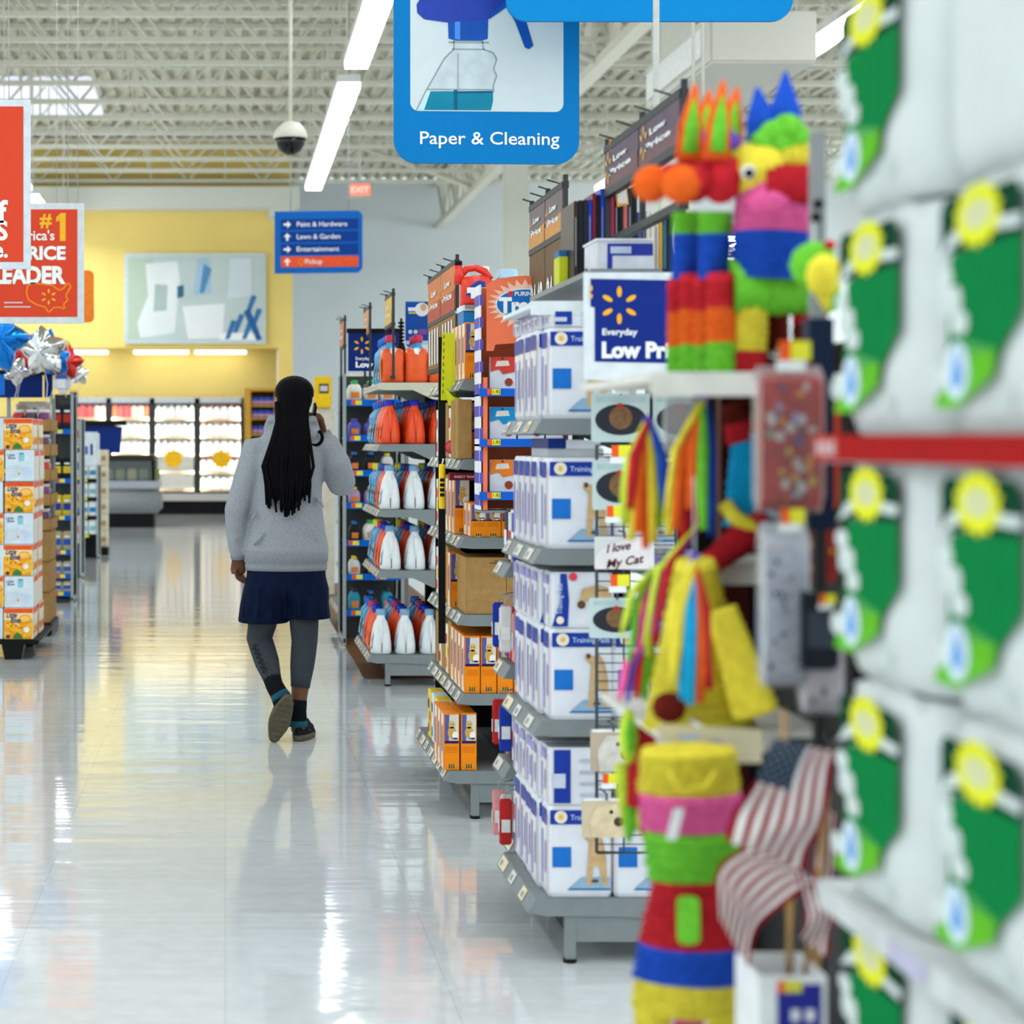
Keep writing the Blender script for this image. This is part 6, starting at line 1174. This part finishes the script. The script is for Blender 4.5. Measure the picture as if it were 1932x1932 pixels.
# joints
shL, elL, wrL = B(486, 846), B(446, 965, -.02), B(449, 1050, .05)
shR, elR, wrR = B(610, 846), B(645, 912, .03), B(614, 822, .14)
hipL, knL, anL = B(508, 1105), B(490, 1208, .07), B(517, 1290, -.09)
hipR, knR, anR = B(572, 1105), B(575, 1212, .03), B(562, 1342, -.01)
head = B(556, 755, .02); neck = B(549, 805, .0)
b = MB()
b.rings([el(B(541, y, yy), rx, ry) for y, rx, ry, yy in ((1120, .12, .10, 0), (1080, .16, .11, 0), (1020, .145, .10, 0), (940, .16, .11, 0), (870, .17, .11, 0), (838, .15, .09, 0), (815, .08, .065, 0))], SKIN)
b.tube([B(548, 835), B(549, 800, .0), B(553, 770, .01)], [.062, .056, .058], SKIN, 14)
b.ball(head, (.074, .094, .100), SKIN, 20, 14); b.ball(head + Vector((.0, .035, -.05)), (.055, .06, .05), SKIN, 16, 10)
hx = Vector((.25, .97, 0)).normalized(); hr = Vector((.97, -.25, 0)).normalized()      # face turned a little to the right
b.tube([head + hx * .092 + Vector((0, 0, .005)), head + hx * .112 + Vector((0, 0, -.03)), head + hx * .09 + Vector((0, 0, -.04))], [.009, .014, .012], SKIN, 8)
for s_ in (-1, 1): b.ball(head + hr * s_ * .076 + Vector((0, 0, -.012)), (.012, .02, .03), SKIN, 10, 8); b.ball(head + hx * .083 + hr * s_ * .03 + Vector((0, 0, .022)), (.018, .012, .007), SKIN, 8, 6)
b.tube([head + hx * .094 + hr * -.022 + Vector((0, 0, -.066)), head + hx * .1 + Vector((0, 0, -.066)), head + hx * .094 + hr * .022 + Vector((0, 0, -.066))], [.005, .008, .005], SKIN, 8)
for a, c, d in ((shL, elL, wrL), (shR, elR, wrR)): b.tube([a, a.lerp(c, .5), c, c.lerp(d, .4), d], [.058, .05, .042, .042, .027], SKIN, 12)
for h_, k_, a_ in ((hipL, knL, anL), (hipR, knR, anR)): b.tube([h_ + Vector((0, 0, .03)), h_.lerp(k_, .5), k_, k_.lerp(a_, .35), a_.lerp(k_, .25), a_], [.088, .075, .056, .056, .042, .036], SKIN, 14)
toeR = anR + Vector((.05, .17, -.115)); b.tube([anR, anR + Vector((0, -.01, -.09)), anR + Vector((.02, .08, -.105)), toeR], [.036, .036, .034, .022], SKIN, 10)
toeL, heL = B(516, 1388, -.03), B(533, 1318, -.11); b.tube([anL, heL, heL.lerp(toeL, .6), toeL], [.036, .034, .034, .024], SKIN, 10)
hand(b, wrL + Vector((0, .0, -.01)), Vector((.02, .25, -1)), Vector((.45, .85, .2)), Vector((.9, -.35, 0)), .45)
hand(b, wrR + Vector((-.01, -.01, .01)), Vector((-.35, -.45, .9)), Vector((-.7, -.3, -.35)), Vector((-.75, .3, -.2)), .5)
body = fuse(b, 'body', man, .0065, 3)
b = MB()
for s_ in (-1, 1): b.ball(head + hx * .089 + hr * s_ * .031 + Vector((0, 0, .008)), (.012, .012, .009), M('#e9e4de', .3), 10, 7); b.ball(head + hx * .099 + hr * s_ * .031 + Vector((0, 0, .008)), (.005, .005, .005), BLACK, 8, 6)
b.build('eyes', man)
# hoodie: torso, sleeves, folded hood, hem bands
b = MB()
b.rings([el(B(cx, y, yy), rx, ry, 28) for y, cx, rx, ry, yy in ((1052, 540, .206, .135, 0), (1035, 541, .212, .14, 0), (1000, 541, .192, .138, 0), (950, 541, .176, .135, -.003), (900, 543, .172, .132, -.005), (865, 545, .19, .128, -.005), (842, 547, .186, .115, 0), (825, 548, .15, .095, 0), (808, 549, .10, .078, 0), (795, 550, .075, .07, 0))], HOOD)
b.tube([B(500, 850), shL, shL.lerp(elL, .45), elL, elL.lerp(wrL, .35), elL.lerp(wrL, .75), wrL], [.075, .079, .071, .062, .058, .05, .038], HOOD, 16)
b.tube([B(596, 850), shR + Vector((.012, 0, 0)), shR.lerp(elR, .5) + Vector((.012, -.005, 0)), elR + Vector((.0, -.01, 0)), elR.lerp(wrR, .4), elR.lerp(wrR, .85), wrR], [.078, .082, .082, .074, .064, .055, .04], HOOD, 16)
b.tube([B(505, 818, .03), B(520, 822, -.07), B(550, 828, -.1), B(585, 820, -.07), B(598, 815, .03)], [.026, .034, .042, .034, .026], HOOD, 12)
b.tube([B(503, 812, .05), B(512, 790, .0), B(530, 792, -.05)], [.02, .024, .022], HOOD, 10); b.tube([B(598, 812, .05), B(590, 792, .0), B(575, 795, -.05)], [.02, .024, .022], HOOD, 10)
for p0, p1, r in ((B(474, 1030, -.10), B(500, 1000, -.135), .014), (B(600, 1020, -.10), B(575, 980, -.13), .012), (B(470, 985, -.09), B(488, 960, -.115), .012), (B(612, 960, -.08), B(590, 930, -.12), .013), (B(436, 1010, -.03), B(452, 1022, -.04), .012), (B(440, 985, -.06), B(458, 992, -.06), .01)): b.tube([p0, p0.lerp(p1, .5), p1], [.003, r, .003], HOOD, 8)
hood = fuse(b, 'hoodie', man, .009, 3)
b = MB(); b.rings([el(B(540, y), rx, ry, 28) for y, rx, ry in ((1076, .203, .132), (1068, .206, .135), (1061, .203, .133), (1060, .208, .137), (1042, .211, .139), (1038, .208, .137))], M('#8e9297', .95, var=.16, scale=140, bump=.3, bscale=420)); b.build('hem_band', man)
b = MB(); b.tube([wrL + Vector((.0, -.004, .03)), wrL + Vector((0, .004, -.015))], [.041, .038], M('#8e9297', .95, var=.16, scale=140), 14); b.tube([elR.lerp(wrR, .9), wrR + (wrR - elR).normalized() * .012], [.044, .04], M('#8e9297', .95, var=.16, scale=140), 14); b.build('cuff', man)
# shorts
b = MB()
for cx, hw_, cl in ((497, .123, hipL), (583, .106, hipR)):
    b.rings([el(B(540 + (cx - 540) * k, y, yy), rx, ry, 24) for y, k, rx, ry, yy in ((1060, .12, .185, .118, 0), (1085, .2, .175, .13, 0), (1112, .62, .145, .135, .01), (1142, .92, hw_ + .004, .13, .02), (1168 if cx > 540 else 1176, 1.0, hw_ + .006, .125, .025))], SHORT)
for k in range(7): x = 462 + k * 25; b.tube([B(x, 1100, -.125), B(x - 4 + k, 1165, -.108)], [.004, .010], SHORT, 6)
fuse(b, 'shorts', man, .009, 4)
# leggings
b = MB(); b.tube([hipL.lerp(knL, .35), hipL.lerp(knL, .75), knL, knL.lerp(anL, .25), knL.lerp(anL, .5), knL.lerp(anL, .78), knL.lerp(anL, .9)], [.078, .072, .066, .064, .062, .049, .044], LEG, 18); b.build('legging', man)
b = MB(); b.tube([hipR.lerp(knR, .35), hipR.lerp(knR, .75), knR, knR.lerp(anR, .2), knR.lerp(anR, .38), knR.lerp(anR, .55), knR.lerp(anR, .66)], [.078, .072, .066, .064, .06, .052, .048], LEG, 18); b.build('legging', man)
b = MB(); pr = [(knL.lerp(anL, u) + Vector((-.052 + .03 * (u - .3), -.043, 0))) for u in (.22, .32, .42, .52, .62, .72)]
for p in pr:
    f = Frame(p, (.75, -.62, .25), (.3, -.1, 1)); 
    for xa_, ya, xb_, yb_ in ((0, 0, .006, .026), (.018, 0, .024, .026), (0, .02, .024, .026), (0, 0, .024, .006)): b.rect(f, xa_, ya, xb_, yb_, M('#26292d', .9), .003)
b.build('legging_print', man)
# socks and shoes
SHO = M('#1d2126', .8, var=.25, scale=60, bump=.2); SOLE = M('#5d5848', .75, var=.15, scale=50, bump=.3, bscale=160); TEAL = M('#1a5262', .7, var=.1)
b = MB(); b.tube([knR.lerp(anR, .84), anR, anR + Vector((0, 0, -.06))], [.041, .043, .046], M('#16181c', .9), 14); b.build('sock', man)
b = MB(); b.tube([knL.lerp(anL, .85), anL, anL.lerp(heL, .55), heL.lerp(toeL, .12)], [.046, .044, .046, .04], M('#16181c', .9), 14); b.build('sock', man)
def shoe(o, fwd, up, L=.285, col_=None):
    """o heel at the ground, fwd towards the toe, up away from the sole"""
    fwd, up = fwd.normalized(), up.normalized(); rt = fwd.cross(up).normalized(); n = 22
    def ring(z, k, top=False):
        out = []
        for i in range(n):
            a = 2 * math.pi * i / n; u = .5 - .5 * math.cos(a); sd = math.sin(a); wd = (.036 + .014 * math.sin(math.pi * min(1, u * 1.15)) + .006 * (u > .5)) * (abs(sd) ** .75) * (1 if sd > 0 else -1)
            uu = .5 + (u - .5) * k; x = uu * L
            zz = z if not top else z * (1 - .62 * max(0, (u - .38) / .62) ** .8)
            out.append(o + fwd * x + rt * wd * k + up * zz)
        return out
    b = MB(); b.rings([ring(.0, .93), ring(.006, 1.0), ring(.022, 1.03), ring(.03, 1.0)], SOLE)
    for k in range(8):
        x = .03 + k * .03; w_ = .026 + .008 * math.sin(math.pi * k / 7); c = o + fwd * x; b.add([c - rt * w_ - up * .003, c + rt * w_ - up * .003, c + rt * w_ + fwd * .016 - up * .003, c - rt * w_ + fwd * .016 - up * .003, c - rt * w_ + up * .002, c + rt * w_ + up * .002, c + rt * w_ + fwd * .016 + up * .002, c - rt * w_ + fwd * .016 + up * .002], [(0, 1, 2, 3), (0, 4, 5, 1), (1, 5, 6, 2), (2, 6, 7, 3), (3, 7, 4, 0)], SOLE)
    sole = b.build('sole', sh_); b = MB(); b.rings([ring(.026, .99), ring(.05, .97, True), ring(.085, .84, True), ring(.105, .55, True)], SHO); b.build('upper', sh_)
    b = MB(); b.tube([col_[0], col_[1]], [.050, .046], TEAL, 14); b.build('collar', sh_)
    b = MB()
    for q in (-1, 1): pts = [o + fwd * x + rt * q * (.0455 - .004 * k) + up * z for k, (x, z) in enumerate(((.05, .055), (.09, .045), (.14, .062)))]; b.tube(pts, [.002, .005, .001], M('#3a4048', .6), 6)
    b.build('side_stripe', sh_)
sh_ = thing('shoe', '', ''); del sh_['label'], sh_['category']; sh_.parent = man; shoe(B(560, 1396.5, -.062), Vector((.28, 1, 0)), Vector((0, 0, 1)), col_=(anR + Vector((-.0, -.0, -.075)), anR + Vector((0, 0, -.045))))
sh_ = thing('shoe', '', ''); del sh_['label'], sh_['category']; sh_.parent = man; ho, to = B(543, 1306, -.175), B(514, 1398, -.075); shoe(ho, to - ho, Vector((0, .93, .36)), .275, col_=(anL.lerp(heL, .8), anL.lerp(heL, .45)))
# hair: cap of twisted rows gathered at the nape, long dreadlocks down the back
b = MB(); b.ball(head + Vector((0, -.012, .012)), (.090, .1, .094), HAIR, 24, 14); cap_ = b.build('hair', man)
b = MB(); nape = B(549, 803, -.112); tie = nape
for i in range(34):
    a = math.radians(-100 + 200 * i / 33); top = head + Vector((.093 * math.sin(a) * .98, .03 * math.cos(a) + .02, .012 + .104 * max(0.05, math.cos(a * .85)))); mid = head + Vector((.088 * math.sin(a) * .8, -.10 + .012 * abs(math.sin(a)), .02 + .05 * math.cos(a) - .02)); low = head + Vector((.06 * math.sin(a), -.112, -.05)); b.tube([top, top.lerp(mid, .5) + Vector((0, -.018, .012)), mid, low, tie + Vector((.028 * math.sin(a), -.01, -.01))], [.008, .0105, .0105, .010, .009], HAIR, 7)
for i in range(78):
    u = (i + .5) / 78; lay_ = i % 3; x0 = 549 + (u - .5) * 58; x1 = 541 + (u - .5) * 88 + R.uniform(-4, 4); xe = 541 + (u - .5) * (80 - 8 * lay_) + R.uniform(-5, 5)
    ye = 938 + 26 * math.cos((u - .45) * 3.0) + R.uniform(-26, 12); yb_ = -.125 - .018 * lay_ - .02 * math.cos((u - .5) * 2.6)
    pts = [B(550 + (x0 - 549) * 1.05, 760, -.045 - .008 * lay_), B(x0, 797, -.108 - .008 * lay_), B(x0 + (x1 - x0) * .35, 830, yb_ - .01), B(x1, 880, yb_ - .012), B((x1 + xe) / 2 + R.uniform(-3, 3), (880 + ye) / 2, yb_ - .008), B(xe, ye, yb_ + R.uniform(-.004, .008))]
    r = R.uniform(.0068, .0085); b.tube(pts, [r, r, r, r * 1.02, r * .98, r * .75], HAIR, 7)
b.tube([B(578, 793, -.085), B(580, 812, -.095), B(579, 828, -.10), B(580, 838, -.105)] + [B(592 + 15 * math.cos(math.radians(a_)), 826 - 15 * math.sin(math.radians(a_)), -.09 + .0002 * (a_ + 140)) for a_ in range(-125, 75, 20)], .0085, HAIR, 8)
b.build('dreadlocks', man)
# phone held to the ear
t = thing('mobile_phone', 'dark mobile phone the shopper holds to the ear', 'phone', man.location + B(592, 790, .065), None, .35)
b = MB(); b.box(-.005, .005, -.036, .036, -.075, .075, M('#14161a', .75), bev=.003); b.build('case', t); t.rotation_euler = (.35, .12, .1)
b = MB(); b.box(-.0058, -.005, -.032, .032, -.068, .068, M('#08090b', .5, var=0)); b.build('screen', t)
for p in Proto.every:
    if not p.used:
        for ch in list(p.root.children_recursive): bpy.data.objects.remove(ch)
        bpy.data.objects.remove(p.root)
